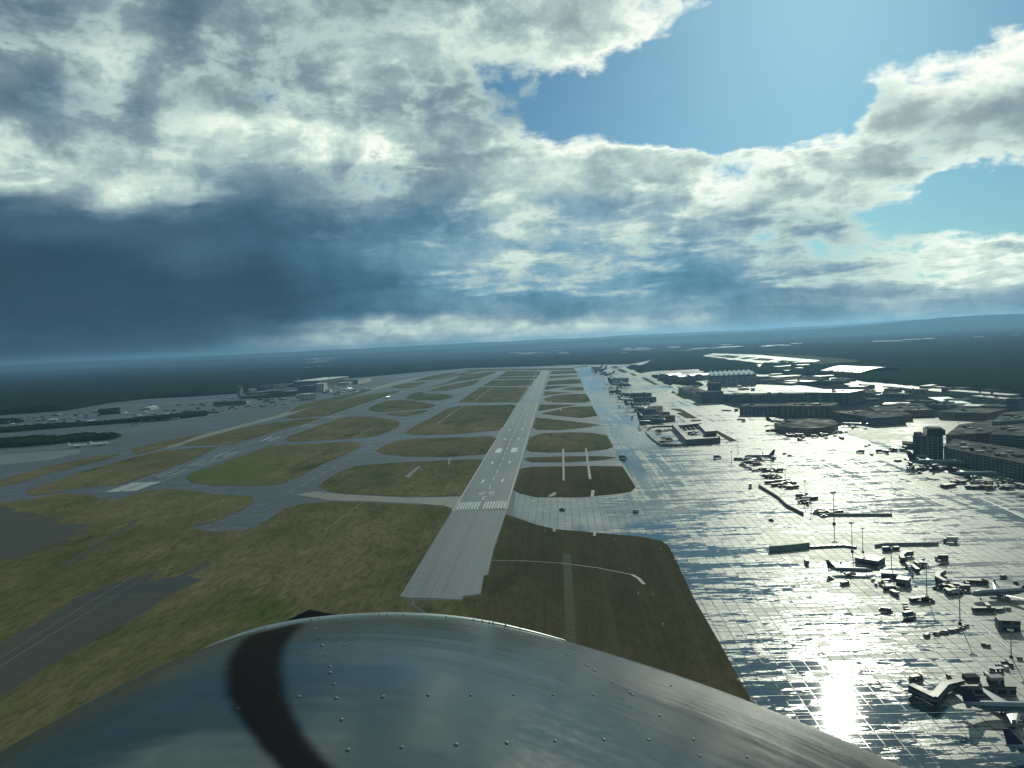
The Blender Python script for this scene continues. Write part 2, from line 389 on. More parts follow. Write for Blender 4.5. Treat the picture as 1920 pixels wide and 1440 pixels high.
MB_ = bmesh.new()                             # painted markings
def dash(x0, x1, y0, y1): rect(MB_, x0, y0, x1, y1, 0.62)
for k in range(8):
    for s in (-1, 1):
        a = RX+s*(2.6+k*3.25); dash(min(a, a+s*1.8), max(a, a+s*1.8), TY+6, TY+45)
for s in (-1, 1): dash(RX+s*29.2-.45, RX+s*29.2+.45, TY, FAR-20)
for k in range(58): dash(RX-.5, RX+.5, TY+125+k*60, TY+155+k*60)
for dy_, w in ((170, 3), (330, 3), (450, 8), (620, 3), (780, 3), (920, 2), (1080, 2)):
    for s in (-1, 1): dash(RX+s*13-w/2-(1 if w > 5 else 0), RX+s*13+w/2+(1 if w > 5 else 0), TY+dy_, TY+dy_+(55 if w > 5 else 24))
# designation 25 over C
def seg(x, y, w, h, pat, t=1.0, th=2.0):
    D = {'a': (0, h-th, w, h), 'b': (w-t, h/2, w, h), 'c': (w-t, 0, w, h/2), 'd': (0, 0, w, th), 'e': (0, 0, t, h/2), 'f': (0, h/2, t, h), 'g': (0, h/2-th/2, w, h/2+th/2)}
    for k, c in enumerate(pat):
        q = D[c]; rect(MB_, x+q[0], y+q[1], x+q[2], y+q[3], 0.62+.01*k)
seg(RX-9.2, TY+88, 6.4, 18, 'abged', 1.5, 2.6); seg(RX+2.4, TY+88, 6.4, 18, 'afgcd', 1.5, 2.6); seg(RX-3.2, TY+58, 6.4, 18, 'afed', 1.5, 2.6)
for k in range(6):                            # left runway
    for s in (-1, 1):
        a = LXc+s*(2+k*3.2); dash(min(a, a+s*2.2), max(a, a+s*2.2), LTY, LTY+75)
for s in (-1, 1): dash(LXc+s*21.5-.5, LXc+s*21.5+.5, LTY, LTY+3400)
for dy_, w in ((120, 2), (230, 2), (330, 3), (560, 4), (830, 3), (1050, 3)):
    for s in (-1, 1): dash(LXc+s*9-w/2, LXc+s*9+w/2, LTY+dy_, LTY+dy_+70)
for k in range(5): dash(LXc-.6, LXc+.6, LTY+110+k*60, LTY+140+k*60)
MX = G(560, 915).x
for k in range(40): dash(MX-.4, MX+.4, G(560, 925).y+k*50, G(560, 925).y+k*50+22)
fin(MB_, 'runway_markings', PAINT_W)['kind'] = 'structure'

GR = [
 [(347, 897), (360, 905), (400, 911), (462, 911), (507, 910), (540, 904), (575, 887), (612, 867), (650, 852), (677, 838), (677, 831), (650, 829), (550, 834), (507, 836), (482, 845), (450, 856), (400, 874), (362, 886)],
 [(532, 825), (540, 819), (587, 802), (632, 787), (657, 782), (697, 782), (720, 785), (750, 791), (747, 800), (722, 812), (700, 819), (670, 822), (600, 826), (550, 829)],
 [(691, 767), (700, 760), (725, 752), (750, 750), (775, 752), (812, 758), (817, 762), (800, 766), (720, 773), (697, 771)],
 [(722, 776), (805, 769), (790, 776), (762, 781), (737, 780)],
 [(760, 745), (775, 740), (800, 738), (830, 738), (851, 742), (845, 747), (825, 751), (787, 751), (765, 749)],
 [(764, 741), (780, 736), (797, 734.5), (790, 738)],
 [(732, 725), (755, 720), (800, 716), (792, 721), (775, 727), (750, 729)],
 [(770, 715), (800, 706), (837, 699), (862, 697.5), (840, 705), (812, 712)],
 [(530, 785), (562, 772), (625, 754), (700, 738), (750, 733), (740, 738), (725, 743), (687, 755), (650, 768), (617, 779), (560, 784)],
 [(400, 816), (450, 804), (500, 795), (575, 785), (605, 784), (575, 795), (525, 807), (475, 822), (437, 834), (335, 836), (355, 829), (380, 822)],
 [(47, 922), (100, 905), (150, 885), (225, 865), (275, 852), (307, 845), (375, 840), (410, 838), (375, 856), (312, 880), (250, 902), (212, 911), (140, 916), (100, 924), (62, 930)],
 [(600, 787), (660, 768), (660, 764), (610, 776)] if False else [(560, 760), (640, 742), (690, 730), (700, 731), (630, 752), (540, 775)],
 [(245, 842), (330, 822), (385, 812), (340, 830), (290, 845), (255, 853)],
 [(62, 882), (120, 868), (180, 856), (228, 850), (200, 862), (140, 876), (80, 892), (40, 905), (0, 914), (0, 900)],
 [(597, 912), (612, 900), (637, 885), (665, 875), (700, 871), (775, 866), (880, 862), (906, 862), (865, 930), (862, 929), (825, 931), (750, 931), (650, 927), (615, 921)],
 [(704, 846), (720, 835), (750, 826), (787, 822), (880, 820), (919, 818), (932, 822), (911, 852), (892, 853), (840, 857), (825, 857), (762, 856), (720, 852)],
 [(757, 812), (775, 800), (812, 782), (837, 767), (862, 761), (957, 759), (969, 761), (944, 800), (934, 807), (882, 812), (840, 815), (775, 816)],
 [(858, 755), (900, 726), (992, 726), (978, 749), (973, 755), (882, 755)],
 [(905, 724), (923, 713), (1002, 712), (995, 724)],
 [(926, 711), (934, 708), (1009, 706), (1005, 710.5)],
 [(934, 706.5), (950, 696), (1014, 696), (1010, 704.5)],
 [(800, 728), (838, 717), (868, 702), (925, 697), (932, 698), (898, 710), (860, 715)],
 [(797, 734), (838, 723), (892, 713), (900, 713), (888, 722), (837, 733)],
 [(815, 712), (850, 703), (880, 697), (905, 695), (860, 704), (830, 711)],
 [(840, 696), (900, 692.5), (1075, 690), (1078, 694), (960, 694.5), (900, 695.5)],
 [(1031, 702), (1034, 696), (1080, 695), (1083, 700)],
 [(1029, 710), (1031, 705), (1083, 703.5), (1084, 706)],
 [(1024, 722), (1028, 715), (1071, 711), (1088, 711), (1090, 719)],
 [(1021, 731), (1024, 724), (1077, 723)],
 [(1052, 731), (1069, 726), (1093, 726), (1095, 731), (1086, 733)],
 [(1019, 742), (1022, 734), (1071, 736)],
 [(1019, 748), (1038, 742), (1069, 739), (1100, 739), (1107, 752), (1098, 755), (1038, 755), (1023, 752)],
 [(1009, 771), (1012, 759), (1084, 759)],
 [(1015, 776), (1069, 763), (1111, 762), (1120, 780), (1090, 784), (1048, 780)],
 [(999, 802), (1005, 783), (1069, 790), (1125, 797), (1100, 802), (1048, 807), (1007, 806)],
 [(986, 843), (993, 820), (1013, 813), (1069, 811), (1111, 812), (1138, 817), (1150, 838), (1138, 843), (1090, 848), (1028, 849), (994, 847)],
 [(982, 861), (990, 858), (1059, 856), (1132, 856), (1156, 858), (1132, 863), (1069, 867), (996, 867)],
 [(962, 919), (975, 880), (996, 876), (1100, 874), (1167, 875), (1192, 914), (1182, 923), (1152, 927), (1090, 933), (1007, 933), (975, 926)],
 # islands between the apron and the terminal taxiway
 [(1258, 736), (1262, 733), (1268, 737), (1264, 739)], [(1265, 740), (1273, 738), (1294, 748), (1283, 749)], [(1268, 775), (1287, 773), (1308, 784), (1287, 785)],
 [(1253, 767), (1276, 767), (1288, 773), (1280, 773)], [(1292, 789), (1312, 787), (1318, 792), (1302, 793)], [(1330, 805), (1340, 805), (1382, 827), (1368, 828)],
 [(1201, 708), (1210, 708), (1235, 721), (1227, 722), (1213, 715)], [(1155, 693), (1165, 691.5), (1178, 698), (1168, 699)], [(1145, 688), (1155, 686), (1161, 690), (1152, 691.5)], [(1180, 700), (1187, 700), (1196, 705), (1188, 705)],
]
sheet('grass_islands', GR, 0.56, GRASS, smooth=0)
BIG = [(-400, 985), (-100, 955), (50, 938), (110, 925), (170, 928), (190, 937), (215, 938), (275, 921), (325, 917), (412, 928), (470, 931), (478, 939), (455, 955), (420, 972), (385, 983), (350, 990), (400, 998), (453, 995),
       (480, 988), (510, 970), (535, 953), (570, 945), (620, 941), (700, 943), (780, 947), (830, 948), (845, 953), (846, 960), (749, 1120), (772, 1127), (866, 1127), (870, 1121), (902, 1116), (908, 1081), (916, 1079), (927, 1030), (934, 1010),
       (948, 965), (1000, 983), (1040, 993), (1120, 1000), (1200, 1007), (1240, 1015), (1253, 1024), (1262, 1040), (1300, 1121), (1350, 1208), (1400, 1300), (87, -390, 0), (-3000, -390, 0), (-3000, 150, 0)]
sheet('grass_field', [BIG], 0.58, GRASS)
# pavement and paths lying on the grass
def trail(name, pts, w, z, mat):
    bm = bmesh.new(); Q = [G(*p) for p in pts]; prev = None
    for i, q in enumerate(Q):
        a = Q[max(0, i-1)]; b = Q[min(len(Q)-1, i+1)]; d = (b-a); d.normalize(); nrm = Vector((-d.y, d.x, 0))*w/2
        cur = (bm.verts.new((q.x+nrm.x, q.y+nrm.y, z)), bm.verts.new((q.x-nrm.x, q.y-nrm.y, z)))
        if prev: bm.faces.new((prev[0], cur[0], cur[1], prev[1]))
        prev = cur
    bmesh.ops.recalc_face_normals(bm, faces=bm.faces[:])
    for f in bm.faces:
        if f.normal.z < 0: f.normal_flip()
    o = fin(bm, name, mat); o['kind'] = 'structure'; return o
OT = [(-378, -390, 0), (-316, -390, 0)]+[(-316+random.uniform(-3, 3)+(k > 9)*(k-9)*2.2, 120+k*34, 0) for k in range(15)]+[(-300, 640, 0), (-322, 655, 0), (-345, 640, 0), (-352, 668, 0), (-372, 640, 0), (-383, 600, 0)]+[(-378+random.uniform(-4, 4)-(3 < k < 9)*14, 590-k*36, 0) for k in range(14)]
sheet('old_taxiway_and_smear', [OT, [(-300, 962), (0, 950), (30, 955), (22, 961), (70, 963), (58, 970), (118, 971), (96, 982), (176, 984), (140, 996), (170, 996), (118, 1012), (132, 1013), (70, 1030), (84, 1031), (30, 1047), (0, 1052), (-300, 1120)]], 0.66, OLD_M)  # strip, then the dark propeller smear added as a ground patch
trail('old_taxiway_and_smear', [(196, 1165), (262, 1124), (330, 1086), (392, 1058)], 7, .67, OLD_M)
trail('old_taxiway_and_smear', [(120, 1060), (190, 1020), (262, 972)], 5, .67, OLD_M)
trail('path', [(0, 1252), (90, 1195), (180, 1140), (260, 1092)], .5, .72, PALE_M); trail('path', [(0, 1236), (80, 1186), (170, 1130), (250, 1082)], .4, .72, PALE_M)
P1 = [[(1054, 842), (1058, 842), (1059, 902), (1055, 902)], [(1097, 841), (1100, 841), (1109, 899), (1104, 899)], [(1109, 920), (1115, 920), (1113, 934), (1107, 934)], [(1036, 990), (1041, 990), (1042, 998), (1037, 998)], [(1113, 998), (1118, 998), (1117, 1006), (1112, 1006)],
      [(700, 755), (1, 1), (2, 2)]]
P1 = P1[:-1]+[[(758, 895), (785, 874), (789, 875), (767, 896)], [(840, 867), (843, 858), (846, 858), (842, 874)], [(1050, 767), (1052, 767), (1053, 771), (1051, 771)], [(1028, 931), (1038, 924), (1044, 925), (1040, 930), (1030, 933)]]
sheet('path', P1, 0.68, RUNWAY_M)
trail('path', [(918, 1052), (980, 1053), (1050, 1057), (1120, 1066), (1185, 1079)], 1.1, .70, PALE_M)
trail('path', [(1185, 1079), (1196, 1085), (1208, 1097)], 2.6, .70, PALE_M)
trail('path', [(775, 1125), (773, 1135), (795, 1150), (830, 1180)], 2.0, .70, TAXI_M)
trail('path', [(684, 940), (660, 957), (628, 981), (610, 995)], .8, .70, PALE_M)
trail('path', [(820, 795), (850, 773), (872, 760)], 2.5, .70, PALE_M); trail('path', [(890, 752), (925, 725)], 2.5, .70, PALE_M)
trail('path', [(660, 822), (700, 802)], 2.5, .70, PALE_M)
GREEN = plain('bright_grass', (.048, .056, .026), .95, spec=.1)
bm = bmesh.new(); rect(bm, G(1068, 1150).x-3.2, 180, G(1068, 1150).x+3.2, G(1064, 1040).y, .64); fin(bm, 'green_strip', GREEN)['kind'] = 'structure'
# pale service road and exits on the left, drawn over the asphalt
sheet('road', [[(305, 843), (345, 835), (400, 817), (455, 801), (530, 782), (620, 752), (700, 733), (760, 717), (880, 692), (870, 692), (750, 714), (690, 730), (610, 750), (520, 779), (440, 800), (385, 814), (330, 830)],
               [(553, 928), (590, 922), (640, 927), (760, 934), (845, 933), (866, 932), (850, 957), (845, 953), (800, 946), (700, 941), (620, 939)]], 0.48, PALE_M)
sheet('road', [[(-200, 872), (0, 853), (150, 843), (150, 850), (100, 862), (0, 873), (-200, 900)]], 0.48, RUNWAY_M)
for q in ([(0, 802), (100, 794.5), (225, 781), (312, 774)], [(0, 783), (90, 777), (200, 766), (275, 756)], [(200, 757), (240, 752), (278, 748)], [(150, 773), (190, 769), (246, 765)], [(210, 768.5), (300, 761), (400, 753), (455, 748)], [(0, 848), (80, 842), (150, 838), (230, 826)],
          [(240, 800), (330, 790), (400, 776), (470, 764)], [(380, 760), (470, 752), (560, 742)], [(505, 738), (560, 729), (600, 722)]): trail('road', q, 11, .5, PALE_M)

YARD_M = wet_pavement('yard_asphalt', (.040, .050, .054), (.026, .034, .040), slab=30, pool=0.35, band=0.6, joint=0.1, rough_damp=0.8, rough_wet=0.6, spec=0.0)
sheet('yard', [[(1425, 706), (1500, 706), (1600, 719), (1700, 728), (1800, 739), (1920, 753), (2200, 786), (2300, 985), (1960, 903), (1790, 854), (1800, 838), (1862, 812), (1862, 792), (1780, 783), (1700, 786), (1650, 793), (1600, 791), (1572, 800),
                (1500, 793), (1440, 781), (1340, 755), (1325, 742), (1420, 743), (1510, 742), (1562, 733), (1500, 722), (1470, 717), (1392, 723), (1325, 723), (1330, 708), (1400, 706)]], .45, YARD_M)
trail('stand_line', [(1764, 1109), (1800, 1140), (1850, 1184), (1905, 1228)], .9, .55, PAINT_W)
trail('stand_line', [(1838, 935), (1880, 953), (1925, 974)], 2.4, .55, PAINT_W)
trail('stand_line', [(1400, 845), (1430, 868), (1480, 912), (1540, 968), (1610, 1030), (1700, 1115)], .7, .55, PAINT_W)
trail('stand_line', [(1640, 880), (1700, 915), (1800, 975), (1925, 1052)], .6, .55, PAINT_W)
for k_ in range(7):
    q0 = G(1600+k_*14, 1150+k_*38); bm = bmesh.new(); rect(bm, q0.x-60, q0.y-.25, q0.x+38, q0.y+.25, .55); fin(bm, 'stand_line', PAINT_W)['kind'] = 'structure'
# ------------------------------------------------------------------ own aircraft: nose cowling and propeller
def C2W(x, y, d): return EYE + RW @ Vector((x, y, -d))
SIL = [(-260, 1640), (-120, 1520), (-60, 1475), (0, 1431), (110, 1360), (220, 1297), (330, 1241), (440, 1194), (520, 1172), (600, 1160), (700, 1153), (800, 1154), (900, 1163), (1000, 1184), (1100, 1212), (1200, 1243), (1300, 1276),
       (1400, 1313), (1500, 1353), (1600, 1395), (1700, 1442), (1800, 1492), (1950, 1570)]
DL = 1.60
def interp(T_, x):
    if x <= T_[0][0]: a, b = T_[0], T_[1]
    elif x >= T_[-1][0]: a, b = T_[-2], T_[-1]
    else:
        for i in range(len(T_)-1):
            if T_[i][0] <= x <= T_[i+1][0]: a, b = T_[i], T_[i+1]; break
    return a[1]+(b[1]-a[1])*(x-a[0])/(b[0]-a[0])
LIP = [((p[0]-960)/FPX*DL, -(p[1]-720)/FPX*DL) for p in SIL]
def smoothlip(x, s=0.05): return sum(interp(LIP, x+k*s/3) for k in (-3, -2, -1, 0, 1, 2, 3))/7
PEAK = smoothlip(-0.19)
PROF = [(0.18, -0.300), (0.3, -0.303), (0.45, -0.309), (0.6, -0.319), (0.8, -0.334), (1.0, -0.354), (1.2, -0.381), (1.4, -0.414), (1.5, -0.434), (1.6, PEAK), (1.66, PEAK-.020), (1.72, PEAK-.060), (1.78, PEAK-.130), (1.82, PEAK-.22), (1.84, PEAK-.34)]
def prof(d):
    return sum(interp(PROF, d+k*.02) for k in (-2, -1, 0, 1, 2))/5 if d < 1.54 else interp(PROF, d)
def cowl_y(x, d):
    k = 1.0+max(0, 1.6-d)*.45
    return prof(d)+(smoothlip(x)-PEAK)*k
def cowl_hit(px, py):                        # where the sight line through a photo pixel meets the cowling
    tx, ty = (px-960)/FPX, -(py-720)/FPX
    lo, hi = 0.2, 1.6
    for _ in range(40):
        m_ = (lo+hi)/2
        if ty*m_ > cowl_y(tx*m_, m_): lo = m_      # sight line still above the skin
        else: hi = m_
    return tx*lo, lo
def cowl_mat():
    m, t, b = principled('cowling_paint'); p = t.n('ShaderNodeTexCoord').outputs['Object']
    n = t.noise(p, 3.0, 5.0, 0.6); n2 = t.noise(p, 60.0, 4.0, 0.7)
    c = t.mixc(t.ss(n, .3, .7), (.015, .026, .029), (.024, .039, .041))
    c = t.mixc(t.ss(n2, .72, .84, 0, .10), c, (.11, .13, .13))
    t.t.links.new(c, b.inputs['Base Color'])
    t.t.links.new(t.ss(n2, .3, .8, .15, .21), b.inputs['Roughness'])
    b.inputs['Specular IOR Level'].default_value = 0.26
    h = t.noise(smap(t, p, 2.4, 1.0), 2.2, 3.0, 0.5, 0.4)
    h2 = t.noise(smap(t, p, 1.0, 6.0), 1.4, 2.0, 0.5, 0.2)
    bp = t.n('ShaderNodeBump', {'Height': t.m('ADD', h, h2), 'Strength': 0.6, 'Distance': 0.005})
    t.t.links.new(bp.outputs[0], b.inputs['Normal'])
    return m
COWLM = cowl_mat()
RIMM = plain('bare_metal_rim', (.30, .36, .35), .4, metal=.9, var=.1, scale=20)
RIVM = plain('rivet_metal', (.11, .14, .15), .42, metal=.2, var=.15, scale=50)
DARKM = plain('matt_black_paint', (.003, .0045, .006), .8, var=.3, scale=12, spec=.02)
PROPM = plain('propeller_blade_paint', (.008, .010, .012), .5, var=.3, scale=8, spec=.3)
def soft_mat():  # soft edged black that stands for the blade's reflection on the cowling
    m, t, b = principled('black_reflection_tone'); a = t.n('ShaderNodeAttribute', attribute_name='soft').outputs['Fac']
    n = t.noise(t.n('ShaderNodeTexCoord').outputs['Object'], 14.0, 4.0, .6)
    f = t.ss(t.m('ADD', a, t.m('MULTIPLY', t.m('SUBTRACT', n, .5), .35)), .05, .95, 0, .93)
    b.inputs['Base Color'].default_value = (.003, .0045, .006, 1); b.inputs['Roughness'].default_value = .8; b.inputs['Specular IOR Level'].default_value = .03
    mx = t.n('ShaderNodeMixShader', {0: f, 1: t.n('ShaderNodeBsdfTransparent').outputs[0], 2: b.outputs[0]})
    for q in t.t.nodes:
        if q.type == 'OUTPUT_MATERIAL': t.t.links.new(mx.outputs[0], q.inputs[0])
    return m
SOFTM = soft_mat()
root = empty('nose_cowling', C2W(-0.15, -0.8, 1.2))
props(root, 'dark riveted nose cowling of the aircraft the photo is taken from', 'aircraft nose')
def under(o, par): o.parent = par; o.matrix_parent_inverse = par.matrix_world.inverted(); return o
bpy.context.view_layer.update()
root.matrix_world = Matrix.Translation(C2W(-0.15, -0.8, 1.2))
RI = Matrix.Translation(-C2W(-0.15, -0.8, 1.2))
bm = bmesh.new(); NX = 150; ds = [0.18+1.42*(i/44) for i in range(45)]+[1.62, 1.64, 1.66, 1.69, 1.72, 1.75, 1.78, 1.80, 1.82, 1.84]
x0, x1 = -1.28, 0.98; g = []
for d in ds:
    g.append([bm.verts.new(C2W(x0+(x1-x0)*i/NX, cowl_y(x0+(x1-x0)*i/NX, d), d)) for i in range(NX+1)])
g.append([bm.verts.new(C2W(x0+(x1-x0)*i/NX, -1.15, 1.80)) for i in range(NX+1)])
g.append([bm.verts.new(C2W(x0+(x1-x0)*i/NX, -1.15, 0.25)) for i in range(NX+1)])
for j in range(len(g)-1):
    for i in range(NX): bm.faces.new((g[j][i], g[j][i+1], g[j+1][i+1], g[j+1][i]))
bmesh.ops.recalc_face_normals(bm, faces=bm.faces[:])
bm.transform(RI); o = fin(bm, 'cowling_skin', COWLM, root, smooth=True)
# bare metal rim that runs along the lip
bm = bmesh.new(); prev = None; N = 130
for i in range(N+1):
    px = 300+(1060-300)*i/N; x = (px-960)/FPX*DL; w = .0075*min(1, (px-300)/160+.05, (1060-px)/260+.05)
    y = cowl_y(x, DL-.01); ring = []
    for k in range(8):
        a = 2*PI*k/8; ring.append(bm.verts.new(C2W(x, y+math.sin(a)*w*.45+.002, DL-.012+math.cos(a)*w*1.5)))
    if prev:
        for k in range(8): bm.faces.new((prev[k], prev[(k+1) % 8], ring[(k+1) % 8], ring[k]))
    prev = ring
bmesh.ops.recalc_face_normals(bm, faces=bm.faces[:]); bm.transform(RI); fin(bm, 'rim', RIMM, root, smooth=True)
# dark reflection of the propeller blade, painted as a mesh over the skin
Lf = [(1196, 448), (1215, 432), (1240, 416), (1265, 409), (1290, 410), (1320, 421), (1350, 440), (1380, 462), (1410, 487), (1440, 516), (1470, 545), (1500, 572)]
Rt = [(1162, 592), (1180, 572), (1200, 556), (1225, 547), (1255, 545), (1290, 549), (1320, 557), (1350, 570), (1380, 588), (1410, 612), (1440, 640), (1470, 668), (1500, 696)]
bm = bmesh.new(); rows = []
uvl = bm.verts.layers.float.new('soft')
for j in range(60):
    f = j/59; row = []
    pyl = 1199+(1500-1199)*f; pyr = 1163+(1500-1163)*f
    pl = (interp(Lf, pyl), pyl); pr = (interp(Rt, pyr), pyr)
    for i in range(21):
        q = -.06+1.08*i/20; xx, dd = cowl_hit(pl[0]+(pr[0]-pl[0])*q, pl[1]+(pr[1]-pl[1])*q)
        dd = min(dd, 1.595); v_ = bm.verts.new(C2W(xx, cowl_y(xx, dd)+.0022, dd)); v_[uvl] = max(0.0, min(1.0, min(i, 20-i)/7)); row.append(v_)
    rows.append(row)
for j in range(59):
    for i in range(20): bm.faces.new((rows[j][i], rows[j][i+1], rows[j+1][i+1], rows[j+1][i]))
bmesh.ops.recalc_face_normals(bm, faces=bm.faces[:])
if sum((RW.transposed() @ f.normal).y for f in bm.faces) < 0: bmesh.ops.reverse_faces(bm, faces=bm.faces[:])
bm.transform(RI); st_o = fin(bm, 'painted_reflection', SOFTM, root, smooth=True); st_o['label'] = 'dark curved propeller reflection painted across the cowling'
# rivets
RV = [(560, 1307), (630, 1310), (718, 1307), (803, 1304), (883, 1304), (963, 1303), (1037, 1303), (1112, 1303), (1185, 1303), (646, 1210), (1237, 1342), (652, 1407), (753, 1402), (855, 1397), (950, 1394), (1040, 1390), (1132, 1388), (1216, 1388), (1300, 1387),
      (590, 1180), (599, 1197), (604, 1211), (611, 1229), (618, 1250), (619, 1262), (626, 1283), (640, 1350), (1014, 1199), (1040, 1214), (1066, 1229), (1100, 1248), (1115, 1258), (1148, 1280), (1180, 1299), (1258, 1286), (1312, 1418), (1400, 1420),
      (520, 1305), (505, 1345), (445, 1330)]
RL = [(x, None) for x in (470, 503, 520, 537, 548, 575, 588, 603, 618, 650, 670, 714, 729, 760, 782, 838, 889, 905, 912, 918, 925, 948, 975)]
bmr = bmesh.new(); bmesh.ops.create_uvsphere(bmr, u_segments=10, v_segments=6, radius=.0030)
for v in bmr.verts: v.co.z *= .55
rme = bpy.data.meshes.new('rivet'); bmr.to_mesh(rme); bmr.free(); rme.materials.append(RIVM)
rme.polygons.foreach_set('use_smooth', [True]*len(rme.polygons))
upn = RW @ Vector((0, .97, .2))
Q0 = upn.to_track_quat('Z', 'Y')
for px, py in RV+RL:
    if py is None: xx, dd = (px-960)/FPX*DL, 1.585+random.uniform(-.01, .005)
    else: xx, dd = cowl_hit(px, py)
    r = link('rivet', rme, root); r.location = C2W(xx, cowl_y(xx, dd)+(.003 if py is None else .0006), dd) - C2W(-0.15, -0.8, 1.2)
    r.rotation_mode = 'QUATERNION'; r.rotation_quaternion = Q0
    k = (.62 if py is None else .58+.3*random.random()); r.scale = (k, k, k)
# propeller in front of the cowling, one blade just showing over the lip
pr = empty('propeller'); PC = C2W(0.02, -0.98, 2.05); pr.matrix_world = Matrix.Translation(PC)
props(pr, 'black propeller standing still beyond the cowling, one blade tip peeping over its lip', 'propeller')
def blade(pts, nm):
    bm = bmesh.new(); prev = None
    for (x, y, w, th, tw) in pts:
        c = C2W(x, y, 2.05); ring = []
        for k in range(12):
            a = 2*PI*k/12; u, v = math.cos(a)*w/2, math.sin(a)*th/2
            dirn = Vector((math.cos(tw), math.sin(tw), 0))
            ring.append(bm.verts.new(c + RW @ Vector((dirn.x*u, dirn.y*u, v))))
        if prev:
            for k in range(12): bm.faces.new((prev[k], prev[(k+1) % 12], ring[(k+1) % 12], ring[k]))
        else: bm.faces.new(ring)
        prev = ring
    bm.faces.new(prev); bmesh.ops.recalc_face_normals(bm, faces=bm.faces[:])
    bm.transform(Matrix.Translation(-PC)); return fin(bm, nm, PROPM, pr, smooth=True)
def pt(px, py): return ((px-960)/FPX*2.05, -(py-720)/FPX*2.05)
tip = pt(528, 1168)
pp = []
for i in range(12):
    f = i/11; x = .02+(tip[0]-.02)*f; y = -.98+(tip[1]+.98)*f
    w = .09+.21*math.sin(min(1, f*1.15)*PI*.62); w *= (1 if f < .85 else (1-(f-.85)/.15*.45))
    pp.append((x, y, w, .05-.038*f, math.radians(26)))
blade(pp, 'blade'); blade([(.04-x, -1.96-y, w, th, tw) for (x, y, w, th, tw) in pp], 'blade')
bm = bmesh.new(); bmesh.ops.create_uvsphere(bm, u_segments=24, v_segments=14, radius=.13)
for v in bm.verts:
    if v.co.z > 0: v.co.z *= 1.7
bm.transform(RW.to_4x4() @ Matrix.Rotation(PI, 4, 'X')); fin(bm, 'spinner', PROPM, pr, smooth=True)
# ------------------------------------------------------------------ kit of meshes
def box_bm(bm, x0, y0, z0, x1, y1, z1, M=None):
    vs = [bm.verts.new(Vector(c)) for c in ((x0, y0, z0), (x1, y0, z0), (x1, y1, z0), (x0, y1, z0), (x0, y0, z1), (x1, y0, z1), (x1, y1, z1), (x0, y1, z1))]
    if M:
        for v in vs: v.co = M @ v.co
    for f in ((0, 3, 2, 1), (4, 5, 6, 7), (0, 1, 5, 4), (1, 2, 6, 5), (2, 3, 7, 6), (3, 0, 4, 7)): bm.faces.new([vs[i] for i in f])
def cyl_bm(bm, p0, p1, r0, r1=None, n=8, caps=True):
    p0, p1 = Vector(p0), Vector(p1); r1 = r0 if r1 is None else r1
    q = (p1-p0).to_track_quat('Z', 'Y'); a, b = [], []
    for k in range(n):
        e = q @ Vector((math.cos(2*PI*k/n), math.sin(2*PI*k/n), 0)); a.append(bm.verts.new(p0+e*r0)); b.append(bm.verts.new(p1+e*r1))
    for k in range(n): bm.faces.new((a[k], a[(k+1) % n], b[(k+1) % n], b[k]))
    if caps: bm.faces.new(a[::-1]); bm.faces.new(b)
def prism_bm(bm, P, z0, z1, z1f=None):
    a = [bm.verts.new((p[0], p[1], z0)) for p in P]; b = [bm.verts.new((p[0], p[1], z1 if z1f is None else z1f(i))) for i, p in enumerate(P)]
    n = len(P)
    for k in range(n): bm.faces.new((a[k], a[(k+1) % n], b[(k+1) % n], b[k]))
    bm.faces.new(a[::-1]); bm.faces.new(b); bmesh.ops.recalc_face_normals(bm, faces=bm.faces[:])
def mesh(bm, name, mat, smooth=False):
    bmesh.ops.recalc_face_normals(bm, faces=bm.faces[:])
    me = bpy.data.meshes.new(name); bm.to_mesh(me); bm.free(); me.materials.append(mat)
    if smooth: me.polygons.foreach_set('use_smooth', [True]*len(me.polygons))
    return me
def facade_mat(name, base, glass, ws=3.0, hs=3.6):
    m, t, b = principled(name); p = wpos(t); s = t.n('ShaderNodeSeparateXYZ', {0: p})
    q = t.n('ShaderNodeCombineXYZ', {0: t.m('ADD', s.outputs[0], t.m('MULTIPLY', s.outputs[1], .83)), 1: s.outputs[2], 2: 0.0}).outputs[0]
    br = t.n('ShaderNodeTexBrick', {'Vector': q, 'Color1': (.0, .0, .0, 1), 'Color2': (1, 1, 1, 1), 'Mortar': (0.5, .5, .5, 1), 'Scale': 1.0, 'Mortar Size': .75, 'Mortar Smooth': .05, 'Bias': 0.0, 'Brick Width': ws*1.6, 'Row Height': hs}, offset=0.0)
    n = t.noise(p, .06, 4.0)
    wall = t.mixc(t.ss(n, .3, .7), tuple(c*.75 for c in base), tuple(c*1.2 for c in base))
    gl = t.mixc(br.outputs[0], tuple(c*.6 for c in glass), tuple(c*1.6 for c in glass))
    c = t.mixc(br.outputs[1], gl, wall); t.t.links.new(c, b.inputs['Base Color'])
    t.t.links.new(t.mixf(br.outputs[1], .25, .8), b.inputs['Roughness']); return m
W_DARK = facade_mat('wall_dark_cladding', (.10, .12, .13), (.02, .03, .04))
W_GREY = facade_mat('wall_grey_concrete', (.20, .21, .20), (.03, .045, .055))
W_PALE = facade_mat('wall_pale_panels', (.50, .50, .44), (.08, .10, .11), 5, 5)
W_BRN = facade_mat('wall_brown_panels', (.16, .13, .11), (.03, .035, .04))
def roof_mat(name, c1, c2, r, sp=.12):
    m, t, b = principled(name); p = wpos(t); n = t.noise(p, .05, 5.0, .6)
    t.t.links.new(t.mixc(t.ss(n, .35, .65), c1, c2), b.inputs['Base Color']); t.t.links.new(t.ss(n, .3, .7, r*.75, r*1.35), b.inputs['Roughness']); b.inputs['Specular IOR Level'].default_value = sp
    return m
